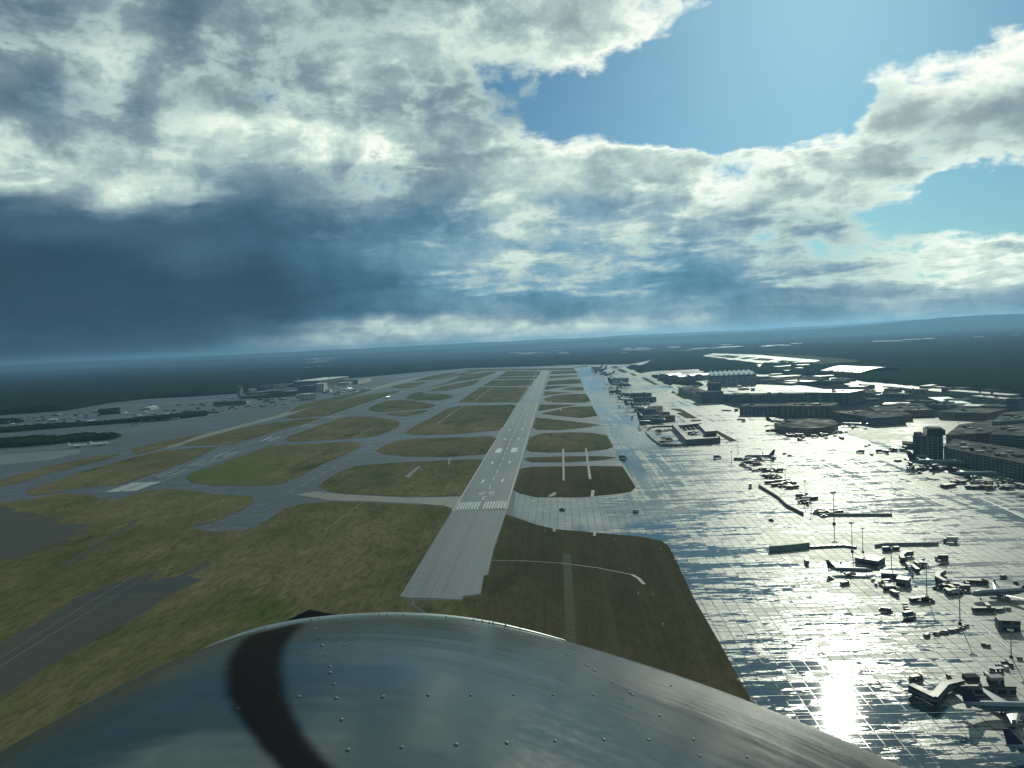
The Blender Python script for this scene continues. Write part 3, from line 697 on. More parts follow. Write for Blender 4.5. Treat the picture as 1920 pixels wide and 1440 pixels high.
R_WET = roof_mat('roof_wet_felt', (.035, .04, .045), (.08, .085, .085), .42, .25)
R_DULL = roof_mat('roof_dull_gravel', (.038, .044, .046), (.065, .07, .07), .8, .02)
R_WHITE = roof_mat('roof_white_sheet', (.55, .57, .54), (.7, .72, .68), .35, .4)
R_TEAL = roof_mat('roof_teal_sheet', (.12, .30, .32), (.16, .36, .38), .4, .3)
HULL_W = plain('hull_white', (.80, .82, .82), .30, var=.06, scale=.2)
HULL_G = plain('hull_grey', (.10, .14, .17), .35, var=.1, scale=.2)
FIN_B = plain('fin_dark_blue', (.015, .025, .06), .35)
FIN_R = plain('fin_dark_red', (.06, .015, .02), .4)
ENG = plain('engine_grey', (.16, .18, .19), .4)
TYRE = plain('tyre_black', (.012, .012, .012), .8)
GLASSD = plain('window_dark_glass', (.012, .016, .02), .12)
V_DARK = plain('vehicle_dark', (.085, .10, .11), .45); V_WHITE = plain('vehicle_white', (.34, .37, .37), .5); V_YEL = plain('vehicle_yellow', (.14, .11, .03), .5)
V_RED = plain('vehicle_red', (.09, .02, .018), .45); V_BLUE = plain('vehicle_blue', (.03, .06, .14), .45)
STEEL = plain('galvanised_steel', (.16, .18, .18), .5, var=.1); LAMPM = plain('lamp_housing', (.10, .11, .11), .5)
FENCE = plain('fence_slats', (.13, .17, .165), .6, var=.3, scale=.8)

# airliner, nose along +X, length 38 m, origin on the ground below mid fuselage
def wing_bm(bm, root, tip, rc, tc_, th, dihed=0, vertical=False):
    (x0, y0, z0), (x1, y1, z1) = root, tip; A, B = [], []
    for (x, y, z, c, R) in ((x0, y0, z0, rc, A), (x1, y1, z1, tc_, B)):
        for (u, w) in ((0, 0), (-.25, .5), (-.6, .38), (-1, 0), (-.6, -.3), (-.25, -.4)):
            t_ = th*c/rc
            R.append(bm.verts.new((x+u*c, y+(w*t_ if vertical else 0), z+(0 if vertical else w*t_))))
    for k in range(6): bm.faces.new((A[k], A[(k+1) % 6], B[(k+1) % 6], B[k]))
    bm.faces.new(A[::-1]); bm.faces.new(B)
def airliner(hull, finm, label, group=None, body_r=2.0, four=False):
    r = empty('airliner'); props(r, label, 'airliner', group)
    bm = bmesh.new(); prev = None
    st = [(19, .05, 3.6), (18.5, .75, 3.55), (17.6, 1.25, 3.7), (16.3, 1.7, 3.85), (14.5, 1.95, 3.95), (12, 2, 4), (-6, 2, 4), (-10, 1.8, 4.15), (-14, 1.2, 4.6), (-17, .6, 5.0), (-19, .2, 5.2)]
    for (x, rr, z) in st:
        rr *= body_r/2; ring = [bm.verts.new((x, math.cos(2*PI*k/16)*rr, z+math.sin(2*PI*k/16)*rr*1.03)) for k in range(16)]
        if prev:
            for k in range(16): bm.faces.new((prev[k], prev[(k+1) % 16], ring[(k+1) % 16], ring[k]))
        else: bm.faces.new(ring)
        prev = ring
    bm.faces.new(prev); f = link('fuselage', mesh(bm, 'fuselage', hull, True), r)
    bm = bmesh.new()
    for s in (-1, 1): box_bm(bm, -12, s*body_r*.975-.04, 4.35, 14, s*body_r*.975+.04, 4.7)
    link('window_row', mesh(bm, 'window_row', GLASSD), f)
    bm = bmesh.new(); box_bm(bm, 16.4, -1.1, 4.75, 17.2, 1.1, 5.15); link('windscreen', mesh(bm, 'windscreen', GLASSD), f)
    for s in (-1, 1):
        bm = bmesh.new(); wing_bm(bm, (4.2, s*1.2, 3.0), (-4.6, s*17, 4.6), 7.2, 1.7, .95); box_bm(bm, -6.3, s*17-.08, 4.5, -4.8, s*17+.08, 6.3); link('wing', mesh(bm, 'wing', hull, False), r)
        bm = bmesh.new(); wing_bm(bm, (-13.6, s*.6, 5.0), (-17.6, s*6.3, 5.6), 4.2, 1.6, .45); link('stabiliser', mesh(bm, 'stabiliser', hull), r)
        for (ex, ey) in (((2.6, 5.6), (-.8, 10.5)) if four else ((2.6, 5.9),)):
            bm = bmesh.new(); cyl_bm(bm, (ex+2.0, s*ey, 2.0), (ex-.2, s*ey, 2.0), 1.05, 1.1, 14); cyl_bm(bm, (ex-.2, s*ey, 2.0), (ex-2.3, s*ey, 2.1), 1.1, .55, 14); box_bm(bm, ex-3, s*ey-.15, 2.6, ex+.6, s*ey+.15, 3.4)
            link('engine', mesh(bm, 'engine', ENG, False), r)
        bm = bmesh.new(); cyl_bm(bm, (-1.5, s*3.6, 3.2), (-1.5, s*3.6, .6), .16)
        for dx_ in (-.7, .7): cyl_bm(bm, (-1.5+dx_, s*3.3, .6), (-1.5+dx_, s*3.9, .6), .6, .6, 12)
        link('landing_gear', mesh(bm, 'landing_gear', TYRE), r)
    bm = bmesh.new(); cyl_bm(bm, (13.5, 0, 2.6), (13.5, 0, .45), .12); cyl_bm(bm, (13.5, -.4, .42), (13.5, .4, .42), .42, .42, 12); link('landing_gear', mesh(bm, 'landing_gear', TYRE), r)
    bm = bmesh.new(); wing_bm(bm, (-11.2, 0, 5.4), (-17.3, 0, 12.2), 7.0, 2.4, .5, vertical=True); link('tail_fin', mesh(bm, 'tail_fin', finm), r)
    return r
# ---- vehicles, front along +X
WHEEL = {}
def wheels(r_, xs, w, r=.48):
    for x in xs:
        for s in (-1, 1):
            if (r, s) not in WHEEL:
                bm = bmesh.new(); cyl_bm(bm, (0, 0, 0), (0, -s*.35, 0), r, r, 10); WHEEL[(r, s)] = mesh(bm, 'wheel', TYRE)
            o = link('wheel', WHEEL[(r, s)], r_); o.location = (x, s*w, r)
def vehicle(kind, mat, label, group=None):
    names = {'bus': ('apron_bus', 'bus'), 'truck': ('service_truck', 'truck'), 'tug': ('aircraft_tug', 'tug'), 'van': ('van', 'van'), 'stairs': ('boarding_stairs', 'boarding stairs'), 'dolly': ('baggage_cart', 'baggage cart'),
             'tanker': ('fuel_tanker', 'tanker'), 'loader': ('cargo_loader', 'cargo loader'), 'container': ('cargo_container', 'container')}
    nm, cat = names[kind]; r = empty(nm); props(r, label, cat, group)
    def part(n, f, m_, par=r, sm=False):
        bm = bmesh.new(); f(bm); o = link(n, mesh(bm, n, m_, sm), par)
        if not sm and n in ('body', 'cab', 'cargo_box'):
            pass
        return o
    if kind == 'bus':
        b = part('body', lambda bm: (box_bm(bm, -7, -1.5, .45, 6.8, 1.5, 3.1), box_bm(bm, 6.8, -1.4, .5, 7.1, 1.4, 2.6)), mat); part('window_band', lambda bm: (box_bm(bm, -6.6, -1.53, 1.5, 6.5, 1.53, 2.5), box_bm(bm, 7.05, -1.3, 1.4, 7.14, 1.3, 2.5)), GLASSD, b)
        wheels(r, (-4.5, 4.8), 1.52)
    elif kind == 'truck':
        part('cargo_box', lambda bm: box_bm(bm, -4.6, -1.35, 1.1, 2.2, 1.35, 4.1), mat); c = part('cab', lambda bm: (box_bm(bm, 2.5, -1.2, .6, 4.6, 1.2, 2.0), box_bm(bm, 2.5, -1.15, 2.0, 4.1, 1.15, 3.0)), V_WHITE if mat != V_WHITE else V_DARK)
        part('windscreen', lambda bm: box_bm(bm, 4.1, -1.05, 2.0, 4.16, 1.05, 2.8), GLASSD, c); wheels(r, (-3.2, 3.5), 1.3, .5); part('chassis', lambda bm: box_bm(bm, -4.6, -.5, .6, 3, .5, 1.05), TYRE)
    elif kind == 'tug':
        part('body', lambda bm: (box_bm(bm, -2.6, -1.2, .35, 2.6, 1.2, 1.25), box_bm(bm, -.6, -.9, 1.25, 1.2, .9, 2.1)), mat); wheels(r, (-1.6, 1.7), 1.25, .5)
    elif kind == 'van':
        part('body', lambda bm: (box_bm(bm, -2.6, -1, .35, 1.6, 1, 2.2), box_bm(bm, 1.6, -1, .35, 2.6, 1, 1.2)), mat); part('windscreen', lambda bm: box_bm(bm, 1.58, -.9, 1.25, 1.66, .9, 2.05), GLASSD); wheels(r, (-1.7, 1.7), 1.02, .36)
    elif kind == 'stairs':
        def st(bm):
            M = Matrix.Rotation(-math.radians(27), 4, 'Y'); box_bm(bm, -3.9, -1.0, 1.9, 3.4, 1.0, 2.15, M); box_bm(bm, -3.9, -1.05, 2.1, 3.4, -.98, 3.1, M); box_bm(bm, -3.9, .98, 2.1, 3.4, 1.05, 3.1, M); box_bm(bm, 2.1, -1.1, 3.6, 4.4, 1.1, 3.8)
            cyl_bm(bm, (3.2, -.9, .6), (3.2, -.9, 3.7), .08); cyl_bm(bm, (3.2, .9, .6), (3.2, .9, 3.7), .08)
        part('staircase', st, mat); part('body', lambda bm: box_bm(bm, -4, -1.1, .4, 3.6, 1.1, .9), V_DARK); wheels(r, (-3, 2.8), 1.12, .42)
    elif kind == 'dolly':
        part('body', lambda bm: (box_bm(bm, -1.6, -.8, .4, 1.6, .8, .6), box_bm(bm, -1.5, -.75, .6, 1.5, .75, 1.9), box_bm(bm, 1.6, -.06, .4, 2.6, .06, .5)), mat); wheels(r, (-1.1, 1.1), .82, .25)
    elif kind == 'tanker':
        part('tank', lambda bm: (cyl_bm(bm, (-6.5, 0, 2.2), (2.8, 0, 2.2), 1.25, 1.25, 16), box_bm(bm, -6.3, -.4, 3.3, 2.4, .4, 3.6)), mat); part('cab', lambda bm: (box_bm(bm, 3.2, -1.2, .6, 5.4, 1.2, 1.9), box_bm(bm, 3.2, -1.15, 1.9, 5, 1.15, 2.9)), V_WHITE)
        wheels(r, (-5.4, -4.1, 1.0, 4.3), 1.25, .5); part('chassis', lambda bm: box_bm(bm, -6.5, -.6, .6, 3.2, .6, 1.1), TYRE)
    elif kind == 'loader':
        part('platform', lambda bm: (box_bm(bm, -4, -1.6, 2.6, 2.5, 1.6, 2.85), box_bm(bm, 2.9, -1.6, 3.3, 4.8, 1.6, 3.5)), mat)
        [part('lift_post', lambda bm: box_bm(bm, x, -1.5, .5, x+.25, 1.5, h_), STEEL) for x, h_ in ((-3.6, 2.6), (-1.2, 2.6), (1.4, 2.6), (3.2, 3.3))]; part('body', lambda bm: box_bm(bm, -4.2, -1.5, .35, 4.6, 1.5, .9), V_DARK); wheels(r, (-3, 3), 1.55, .45)
    elif kind == 'container':
        part('body', lambda bm: (box_bm(bm, -1.6, -1.2, .12, 1.6, 1.2, 1.7), box_bm(bm, -1.35, -1.2, 1.7, 1.35, 1.2, 2.1)), mat); part('pallet', lambda bm: box_bm(bm, -1.7, -1.3, 0, 1.7, 1.3, .12), STEEL)
    return r
def mast(h, label, group):
    r = empty('light_mast'); props(r, label, 'light mast', group); bm = bmesh.new(); cyl_bm(bm, (0, 0, 0), (0, 0, h), .42, .24, 8)
    for k in range(int(h/4)): box_bm(bm, -.5, -.06, 2+k*4, -.3, .06, 2.15+k*4)
    link('pole', mesh(bm, 'pole', STEEL), r)
    bm = bmesh.new(); box_bm(bm, -.9, -.9, 0, .9, .9, 1.4); link('base_block', mesh(bm, 'base_block', R_DULL), r)
    bm = bmesh.new(); cyl_bm(bm, (0, 0, h-.5), (0, 0, h), 1.5, 1.6, 10); c = link('lamp_ring', mesh(bm, 'lamp_ring', STEEL), r)
    for k in range(6):
        bm = bmesh.new(); a = 2*PI*k/6; box_bm(bm, -.35, -.5, -.3, .35, .5, .35, Matrix.Translation((math.cos(a)*1.7, math.sin(a)*1.7, h+.4)) @ Matrix.Rotation(a, 4, 'Z') @ Matrix.Rotation(.5, 4, 'Y'))
        link('lamp', mesh(bm, 'lamp', LAMPM), c)
    return r
def front(pl, pr, depth):                    # footprint from the two near base corners seen in the photo, going away from the eye
    a, b = G(*pl), G(*pr); d = (b-a); d.normalize(); n = Vector((-d.y, d.x, 0))
    if n.dot(a) < 0: n = -n
    return [a, b, b+n*depth, a+n*depth]
def building(name, label, P, h, wall=None, roof=None, group=None, units=0, par=.9, cat='building', extra=None):
    wall = wall or W_DARK; roof = roof or R_WET
    P = [Vector((p[0], p[1], 0)) for p in P]; c = sum(P, Vector())/len(P); r = empty(name, (c.x, c.y, 0)); props(r, label, cat, group)
    Q = [p-c for p in P]
    bm = bmesh.new(); prism_bm(bm, Q, 0, h); link('wall', mesh(bm, 'wall', wall), r)
    bm = bmesh.new(); prism_bm(bm, [q*1.006+q.normalized()*.15 for q in Q], h+.004, h+par*.55); ro = link('roof', mesh(bm, 'roof', roof), r)
    rs = random.Random(int(abs(c.x*7+c.y*3)))
    for k in range(units):
        f, g_ = rs.uniform(.15, .8), rs.uniform(.2, .75); e1, e2 = Q[1]-Q[0], Q[-1]-Q[0]; p = Q[0]+e1*f+e2*g_; s = rs.uniform(2, 5)
        bm = bmesh.new(); box_bm(bm, p.x-s, p.y-s*.7, h+par*.55, p.x+s, p.y+s*.7, h+par*.55+rs.uniform(1.5, 3.5)); link('roof_unit', mesh(bm, 'roof_unit', W_GREY if k % 2 else R_DULL), ro)
    if extra: extra(r, Q, h)
    return r
def hpx(px, py, n): return n*mpp(px, py)
def bld(name, label, pl, pr, depth, hp, wall=None, roof=None, **kw):
    return building(name, label, front(pl, pr, depth), hpx((pl[0]+pr[0])/2, (pl[1]+pr[1])/2, hp), wall, roof, **kw)
# ------------------------------------------------------------------ woods
import numpy as np
def inside(P, X, Y):
    r = np.zeros(X.shape, bool); n = len(P)
    for i in range(n):
        x1_, y1_, x2_, y2_ = P[i][0], P[i][1], P[(i+1) % n][0], P[(i+1) % n][1]
        if y1_ == y2_: continue
        c = ((y1_ > Y) != (y2_ > Y)) & (X < (x2_-x1_)*(Y-y1_)/(y2_-y1_)+x1_); r ^= c
    return r
def wpoly(P): return [(p[0], p[1]) if len(p) == 3 else tuple(G(*p))[:2] for p in P]
def canopy(name, keep, cut, cell, hmin, hmax, label, seed=1, bbox=None):
    K = [wpoly(p) for p in keep]; C = [wpoly(p) for p in cut]
    if bbox is None:
        xs = [q[0] for p in K for q in p]; ys = [q[1] for p in K for q in p]; bbox = (min(xs), min(ys), max(xs), max(ys))
    nx = int((bbox[2]-bbox[0])/cell)+1; ny = int((bbox[3]-bbox[1])/cell)+1
    rng = np.random.RandomState(seed)
    X, Y = np.meshgrid(bbox[0]+np.arange(nx)*cell, bbox[1]+np.arange(ny)*cell)
    m = np.zeros(X.shape, bool)
    for p in K: m |= inside(p, X, Y)
    for p in C: m &= ~inside(p, X, Y)
    lo_ = rng.rand(ny//12+3, nx//12+3); jj = np.arange(ny)/12; ii = np.arange(nx)/12
    j0, i0 = jj.astype(int), ii.astype(int); fj, fi = (jj-j0)[:, None], (ii-i0)[None, :]
    low = (lo_[j0][:, i0]*(1-fj)+lo_[j0+1][:, i0]*fj)*(1-fi)+(lo_[j0][:, i0+1]*(1-fj)+lo_[j0+1][:, i0+1]*fj)*fi
    Z = hmin+(hmax-hmin)*(.45*low+.55*rng.rand(ny, nx))
    X = X+(rng.rand(ny, nx)-.5)*cell*.7; Y = Y+(rng.rand(ny, nx)-.5)*cell*.7
    Z = np.where(m, Z, -.5)
    q = m[:-1, :-1] | m[1:, :-1] | m[:-1, 1:] | m[1:, 1:]
    J, I = np.nonzero(q); a = J*nx+I; F = np.stack([a, a+1, a+nx+1, a+nx], 1)
    used, inv = np.unique(F, return_inverse=True); F = inv.reshape(F.shape)
    V = np.stack([X.ravel()[used], Y.ravel()[used], Z.ravel()[used]], 1)
    me = bpy.data.meshes.new(name); me.vertices.add(len(V)); me.vertices.foreach_set('co', V.ravel())
    me.loops.add(F.size); me.loops.foreach_set('vertex_index', F.ravel()); me.polygons.add(len(F))
    me.polygons.foreach_set('loop_start', np.arange(len(F))*4); me.update(calc_edges=True); me.validate()
    me.materials.append(WOOD); o = link(name, me); props(o, label, 'woodland', None, 'stuff'); return o
FARRW = [(1308, 669), (1316, 664), (1340, 661.5), (1445, 661), (1550, 668), (1610, 674), (1630, 680), (1600, 686), (1540, 688), (1475, 684), (1432, 685), (1427, 692), (1420, 694), (1415, 684), (1360, 677)]
APR2 = [(1392, 724), (1470, 718), (1500, 723), (1560, 733), (1510, 740), (1440, 742), (1400, 740), (1355, 738), (1355, 728)]
ROAD2 = [(1514, 706), (1530, 703), (1570, 708), (1620, 716), (1662, 727), (1705, 735), (1690, 738), (1622, 738), (1640, 731), (1600, 724), (1560, 716)]
AP3 = [(1600, 792), (1690, 786), (1780, 784), (1856, 790), (1810, 806), (1760, 822), (1700, 838), (1640, 830), (1580, 812)]
W1 = [(-5200, 1400, 0), (-5200, 7800, 0), (640, 7800, 0), (1100, 683), (1000, 687), (880, 690), (790, 697), (700, 704), (650, 705), (560, 712), (460, 733), (380, 742), (280, 747), (200, 756), (125, 769), (0, 778), (-300, 799), (-700, 842)]
canopy('woodland', [W1], [[(0, 727), (60, 722), (60, 724), (0, 730)]], 15, 9, 24, 'dark wood stretching to the left behind the cargo sheds', 1, (-5200, 1500, 700, 7800))
W2 = [(1100, 652), (1960, 625), (2400, 640), (2400, 800), (2200, 775), (1920, 745), (1800, 730), (1700, 722), (1600, 714), (1500, 704), (1420, 702), (1330, 700), (1310, 692), (1200, 697), (1178, 690), (1222, 680), (1232, 672), (1180, 683), (1100, 683)]
CUT = [FARRW, [(1440, 690), (1475, 688), (1515, 697), (1470, 701)], ROAD2, [(1170, 683), (1228, 669), (1245, 668), (1200, 690)]]
for k in range(26):
    px_, py_ = random.uniform(1240, 1950), random.uniform(672, 742)
    if py_ < 690+(px_-1300)*.02 or px_ > 1480: CUT.append([(px_, py_), (px_+random.uniform(12, 45), py_-random.uniform(-1, 2)), (px_+random.uniform(20, 60), py_+2.2), (px_+4, py_+2.4)])
canopy('woodland', [W2], CUT, 15, 8, 20, 'dark wood with clearings on the right behind the terminals', 2, (100, 1900, 5200, 7600))
BELT = [[(-150, 822), (0, 806), (60, 802), (130, 797), (200, 792), (300, 782), (388, 774), (386, 780), (300, 789), (200, 796), (110, 803), (0, 812), (-150, 830)],
        [(-150, 840), (0, 826), (60, 822), (110, 823), (160, 817), (215, 815), (224, 818), (205, 825), (130, 830), (60, 837), (0, 840), (-150, 852)], [(0, 788), (40, 786), (42, 792), (0, 796)], [(185, 770), (222, 767), (222, 776), (190, 778)],
        [(462, 741), (512, 736), (560, 737), (540, 744), (480, 748)], [(505, 728), (560, 721), (590, 724), (545, 730)]]
for i, b_ in enumerate(BELT):
    canopy('tree_belt', [b_], [], 7 if i < 2 else 6, 2, 13 if i < 2 else 9, ['long dark tree belt beside the pale road left of the runways', 'nearest dark tree belt at the left edge behind the two white aircraft', 'short tree belt at the far left edge below the wood',
           'small tree clump above the long belt on the left', 'tree belt behind the long sheds near the control tower', 'tree belt between the control tower and the hangars'][i], 5+i)
TB2 = [[(1190, 696), (1240, 688), (1240, 693), (1200, 700)], [(1219, 706), (1250, 718), (1290, 724), (1318, 724), (1300, 716), (1250, 708)], [(1232, 708), (1240, 706), (1260, 722), (1254, 723)], [(1425, 712), (1560, 722), (1540, 724), (1500, 722), (1440, 716)]]
for i, b_ in enumerate(TB2):
    canopy('tree_belt', [b_], [], 9, 5, 13, ['tree belt at the far end of the apron', 'tree belt before the domed sheds', 'thin row of trees along the far taxiway', 'tree belt behind the bright distant apron', 'broad tree belt behind the terminal on the right'][i], 15+i)
# bright wet ground seen in the clearings
sheet('far_runway', [[(1313, 668), (1338, 662.5), (1425, 665.5), (1455, 668.5), (1538, 675.5), (1530, 678.5), (1474, 680.5), (1440, 682.5), (1416, 680), (1358, 673.5)]], .5, APRON)
sheet('far_grass', [[(1335, 667.5), (1368, 666), (1388, 668.5), (1375, 672)], [(1384, 671.5), (1402, 669.8), (1420, 670.8), (1395, 674)], [(1408, 675), (1425, 671.5), (1453, 673.5), (1440, 676.8)], [(1455, 677.5), (1468, 675.5), (1500, 678), (1470, 679.2)]], .8, GRASS)
sheet('far_grass', [[(1440, 663), (1500, 666), (1560, 671), (1612, 676), (1616, 683), (1540, 685.5), (1475, 682.5), (1534, 679), (1541, 675.5), (1457, 668)], [(1438, 694), (1474, 690.5), (1513, 697), (1468, 700.5)]], .45, GRASS)
sheet('far_apron', [APR2, ROAD2, [(1418, 683), (1433, 683), (1431, 691), (1422, 692)]], .55, APRON)
sheet('far_apron', [AP3], .57, PALE_M)

# ------------------------------------------------------------------ buildings on the right
building('round_concourse', 'dark concourse with a rounded front at the foot of the terminal', [G(1452, 806), G(1462, 812), G(1485, 816), G(1515, 817), G(1545, 815), G(1566, 811), G(1572, 806), G(1560, 799), G(1530, 797), G(1480, 798)], hpx(1510, 812, 13), W_BRN, R_DULL, units=10)
bld('terminal_pier', 'long dark pier of the terminal with the flat end wall on the left', (1387, 779), (1462, 779), 60, 17, W_DARK, R_DULL, units=3)
bld('terminal_pier', 'higher middle part of the dark terminal pier', (1462.5, 780), (1560, 781), 75, 19, W_BRN, R_DULL, units=5)
bld('terminal_hall', 'long low terminal hall in front of the bright distant apron', (1340, 754), (1508, 752), 50, 13, W_DARK, R_DULL, units=8)
bld('terminal_hall', 'tall terminal hall with a bright wet roof edge', (1509, 757), (1592, 759), 90, 22, W_DARK, R_WET, units=3)
bld('terminal_wing', 'dark slanting wing running towards the stepped block', (1560.5, 786), (1640, 800), 60, 15, W_DARK, R_DULL, units=4)
bld('terminal_wing', 'low dark terminal wing under the tree belt on the right', (1640, 792), (1712, 790), 70, 12, W_BRN, R_DULL, units=3)
def saw(r, Q, h):
    e1, e2 = Q[1]-Q[0], Q[3]-Q[0]; n = 9
    for k in range(n):
        bm = bmesh.new(); a = Q[0]+e1*(k/n); b = Q[0]+e1*((k+.55)/n); c = Q[0]+e1*((k+.92)/n)
        vs = [bm.verts.new((p.x+q.x, p.y+q.y, z)) for q in (Vector((0, 0, 0)), e2) for p, z in ((a, h+.6), (b, h+9), (c, h+.6))]
        bm.faces.new((vs[0], vs[1], vs[4], vs[3])); bm.faces.new((vs[1], vs[2], vs[5], vs[4])); bm.faces.new((vs[2], vs[0], vs[3], vs[5])); bm.faces.new((vs[0], vs[2], vs[1])); bm.faces.new((vs[3], vs[4], vs[5]))
        link('roof_ridge', mesh(bm, 'roof_ridge', R_WHITE), r)
    for k in range(8):
        bm = bmesh.new(); p = Q[0]+e1*((k+.5)/8); d = e1.normalized(); n_ = Vector((d.y, -d.x, 0))
        if n_.y > 0: n_ = -n_
        w = e1.length/8*.42; s = [p-d*w, p+d*w, p+d*w+n_*.5, p-d*w+n_*.5]; prism_bm(bm, s, .1, h*.86); link('door', mesh(bm, 'door', W_GREY), r)
bld('aircraft_hangar', 'large dark hangar with a white ridged roof behind the stepped block', (1335, 725), (1419, 722), 190, 20, W_DARK, R_WET, extra=saw)
bld('service_building', 'low dark wing slanting up to the stepped control block', (1272, 737), (1318, 756), 45, 12, W_DARK, R_DULL, units=2)
bld('control_block', 'dark stepped block with a square tower on its roof left of the terminal', (1314, 757), (1357, 755), 60, 21, W_DARK, R_DULL)
bld('control_tower', 'square tower rising behind the dark stepped block', (1333, 752), (1353, 751), 30, 33, W_DARK, R_DULL)
for k, (a, b) in enumerate((((1233, 713), (1256, 713)), ((1257, 716), (1275, 716)), ((1277, 714), (1298, 714)), ((1300, 713), (1319, 713)))):
    def dome(r, Q, h):
        bm = bmesh.new(); e1, e2 = Q[1]-Q[0], Q[3]-Q[0]; prev = None
        for i in range(9):
            t_ = PI*i/8; p = Q[0]+e1*(.5-.5*math.cos(t_)); z = h+.6+math.sin(t_)*7; cur = (bm.verts.new((p.x, p.y, z)), bm.verts.new((p.x+e2.x, p.y+e2.y, z)))
            if prev: bm.faces.new((prev[0], cur[0], cur[1], prev[1]))
            prev = cur
        link('arched_roof', mesh(bm, 'arched_roof', R_WHITE), r)
    bld('hangar_shed', ['leftmost of the four arch roofed sheds at the far end', 'second and nearest arch roofed shed, dark and low', 'third arch roofed shed with a grey front', 'rightmost arch roofed shed next to the ridged hangar'][k], a, b, 90, 8, W_GREY, R_WET, group='arch roofed sheds', extra=dome)
# courtyard building and its ring wall
CY = [G(1287, 835), G(1351, 831), G(1318, 798), G(1260, 804)]
def yard():
    c = sum(CY, Vector())/4; r = empty('courtyard_building', (c.x, c.y, 0)); props(r, 'low building round a bright wet courtyard standing alone on the apron', 'building')
    Q = [p-c for p in CY]; In = [q*.70 for q in Q]; h = 9
    for k in range(4):
        a, b, c2, d = Q[k], Q[(k+1) % 4], In[(k+1) % 4], In[k]
        if k == 3: a, b, c2, d = Q[3], Q[0], Q[0]*.74, Q[3]*.74
        bm = bmesh.new(); prism_bm(bm, [a, b, c2, d], 0, h*(1 if k != 1 else 1.15)+k*.01); link('wing_wall', mesh(bm, 'wing_wall', W_DARK), r)
        bm = bmesh.new(); m_ = (a+b+c2+d)/4; prism_bm(bm, [m_+(q-m_)*1.01 for q in (a, b, c2, d)], h*(1 if k != 1 else 1.15)+.05+k*.01, h*(1 if k != 1 else 1.15)+.6+k*.01); link('roof', mesh(bm, 'roof', R_WET), r)
    bm = bmesh.new(); e1, e2 = Q[1]-Q[0], Q[2]-Q[1]; o_ = Q[1]-e1*.38+e2*.1
    prism_bm(bm, [o_, o_+e1*.34, o_+e1*.34+e2*.42, o_+e2*.42], h*1.25, h*1.9); b_ = link('upper_storey', mesh(bm, 'upper_storey', W_DARK), r)
    bm = bmesh.new(); prism_bm(bm, [o_-e1*.005, o_+e1*.345, o_+e1*.345+e2*.425, o_+e2*.425], h*1.9+.01, h*1.9+.6); link('roof', mesh(bm, 'roof', R_WET), b_)
    bm = bmesh.new(); o_ = In[3]+(In[0]-In[3])*.1
    for k in range(5):
        p = In[3].lerp(In[2], .1+k*.18); q = p+(In[0]-In[3])*.42; d = (In[2]-In[3]).normalized()*.8; prism_bm(bm, [p, p+d, q+d, q], 5.0+k*.02, 5.6+k*.02)
    link('canopy_beams', mesh(bm, 'canopy_beams', STEEL), r)
yard()
def wallrun(name, label, pts, h, th, mat, cat='fence', group=None, posts=0):
    Q = [G(*p) for p in pts]; c = sum(Q, Vector())/len(Q); r = empty(name, (c.x, c.y, 0)); props(r, label, cat, group); bm = bmesh.new(); prev = None
    for i, q in enumerate(Q):
        a = Q[max(0, i-1)]; b = Q[min(len(Q)-1, i+1)]; d = (b-a).normalized(); n = Vector((-d.y, d.x, 0))*th/2; q = q-c
        cur = [bm.verts.new((q.x+s*n.x, q.y+s*n.y, z)) for s, z in ((1, 0), (1, h), (-1, h), (-1, 0))]
        if prev:
            for k in range(4): bm.faces.new((prev[k], prev[(k+1) % 4], cur[(k+1) % 4], cur[k]))
        else: bm.faces.new(cur)
        prev = cur
    bm.faces.new(prev); link('panel', mesh(bm, 'panel', mat), r)
    if posts:
        for i in range(posts+1):
            f = i/posts*(len(Q)-1); k = min(int(f), len(Q)-2); p = Q[k].lerp(Q[k+1], f-k)-c
            bm = bmesh.new(); box_bm(bm, p.x-.12, p.y-.9, 0, p.x+.12, p.y+.9, h+.25); link('post', mesh(bm, 'post', STEEL), r)
    return r
wallrun('ring_wall', 'low grey ring wall with rounded corners round the forecourt of the courtyard building', [(1262, 801), (1240, 801), (1225, 802), (1215, 805), (1211, 808), (1213, 814), (1222, 823), (1232, 831), (1239, 835), (1250, 836), (1284, 836)], 3.2, 2.4, W_GREY, 'wall')
wallrun('blast_fence', 'pale slatted blast fence left of the jet hut in the near stands', [(1443, 1035), (1480, 1032), (1517, 1028)], 5.0, 2.0, FENCE, group='blast fences', posts=16)
wallrun('walkway', 'low dark covered walkway running right from the pale slatted blast fence', [(1519, 1029), (1556, 1027), (1582, 1026), (1606, 1029)], 2.2, 2.2, W_DARK, 'walkway')
wallrun('blast_fence', 'long straight blast fence behind the middle row of stands', [(1537, 968), (1600, 968), (1672, 968)], 2.8, 1.2, FENCE, group='blast fences', posts=22)
wallrun('blast_fence', 'straight blast fence right of the tall twin light masts', [(1641, 1027), (1660, 1024), (1700, 1023.5), (1759, 1022.5)], 2.8, 1.4, FENCE, group='blast fences', posts=20)
wallrun('blast_fence', 'dark bent blast fence beside the road along the remote stands', [(1423, 914), (1440, 924), (1458, 935), (1475, 951), (1490, 959), (1506, 967)], 3.4, 1.2, W_DARK, group='blast fences', posts=18)
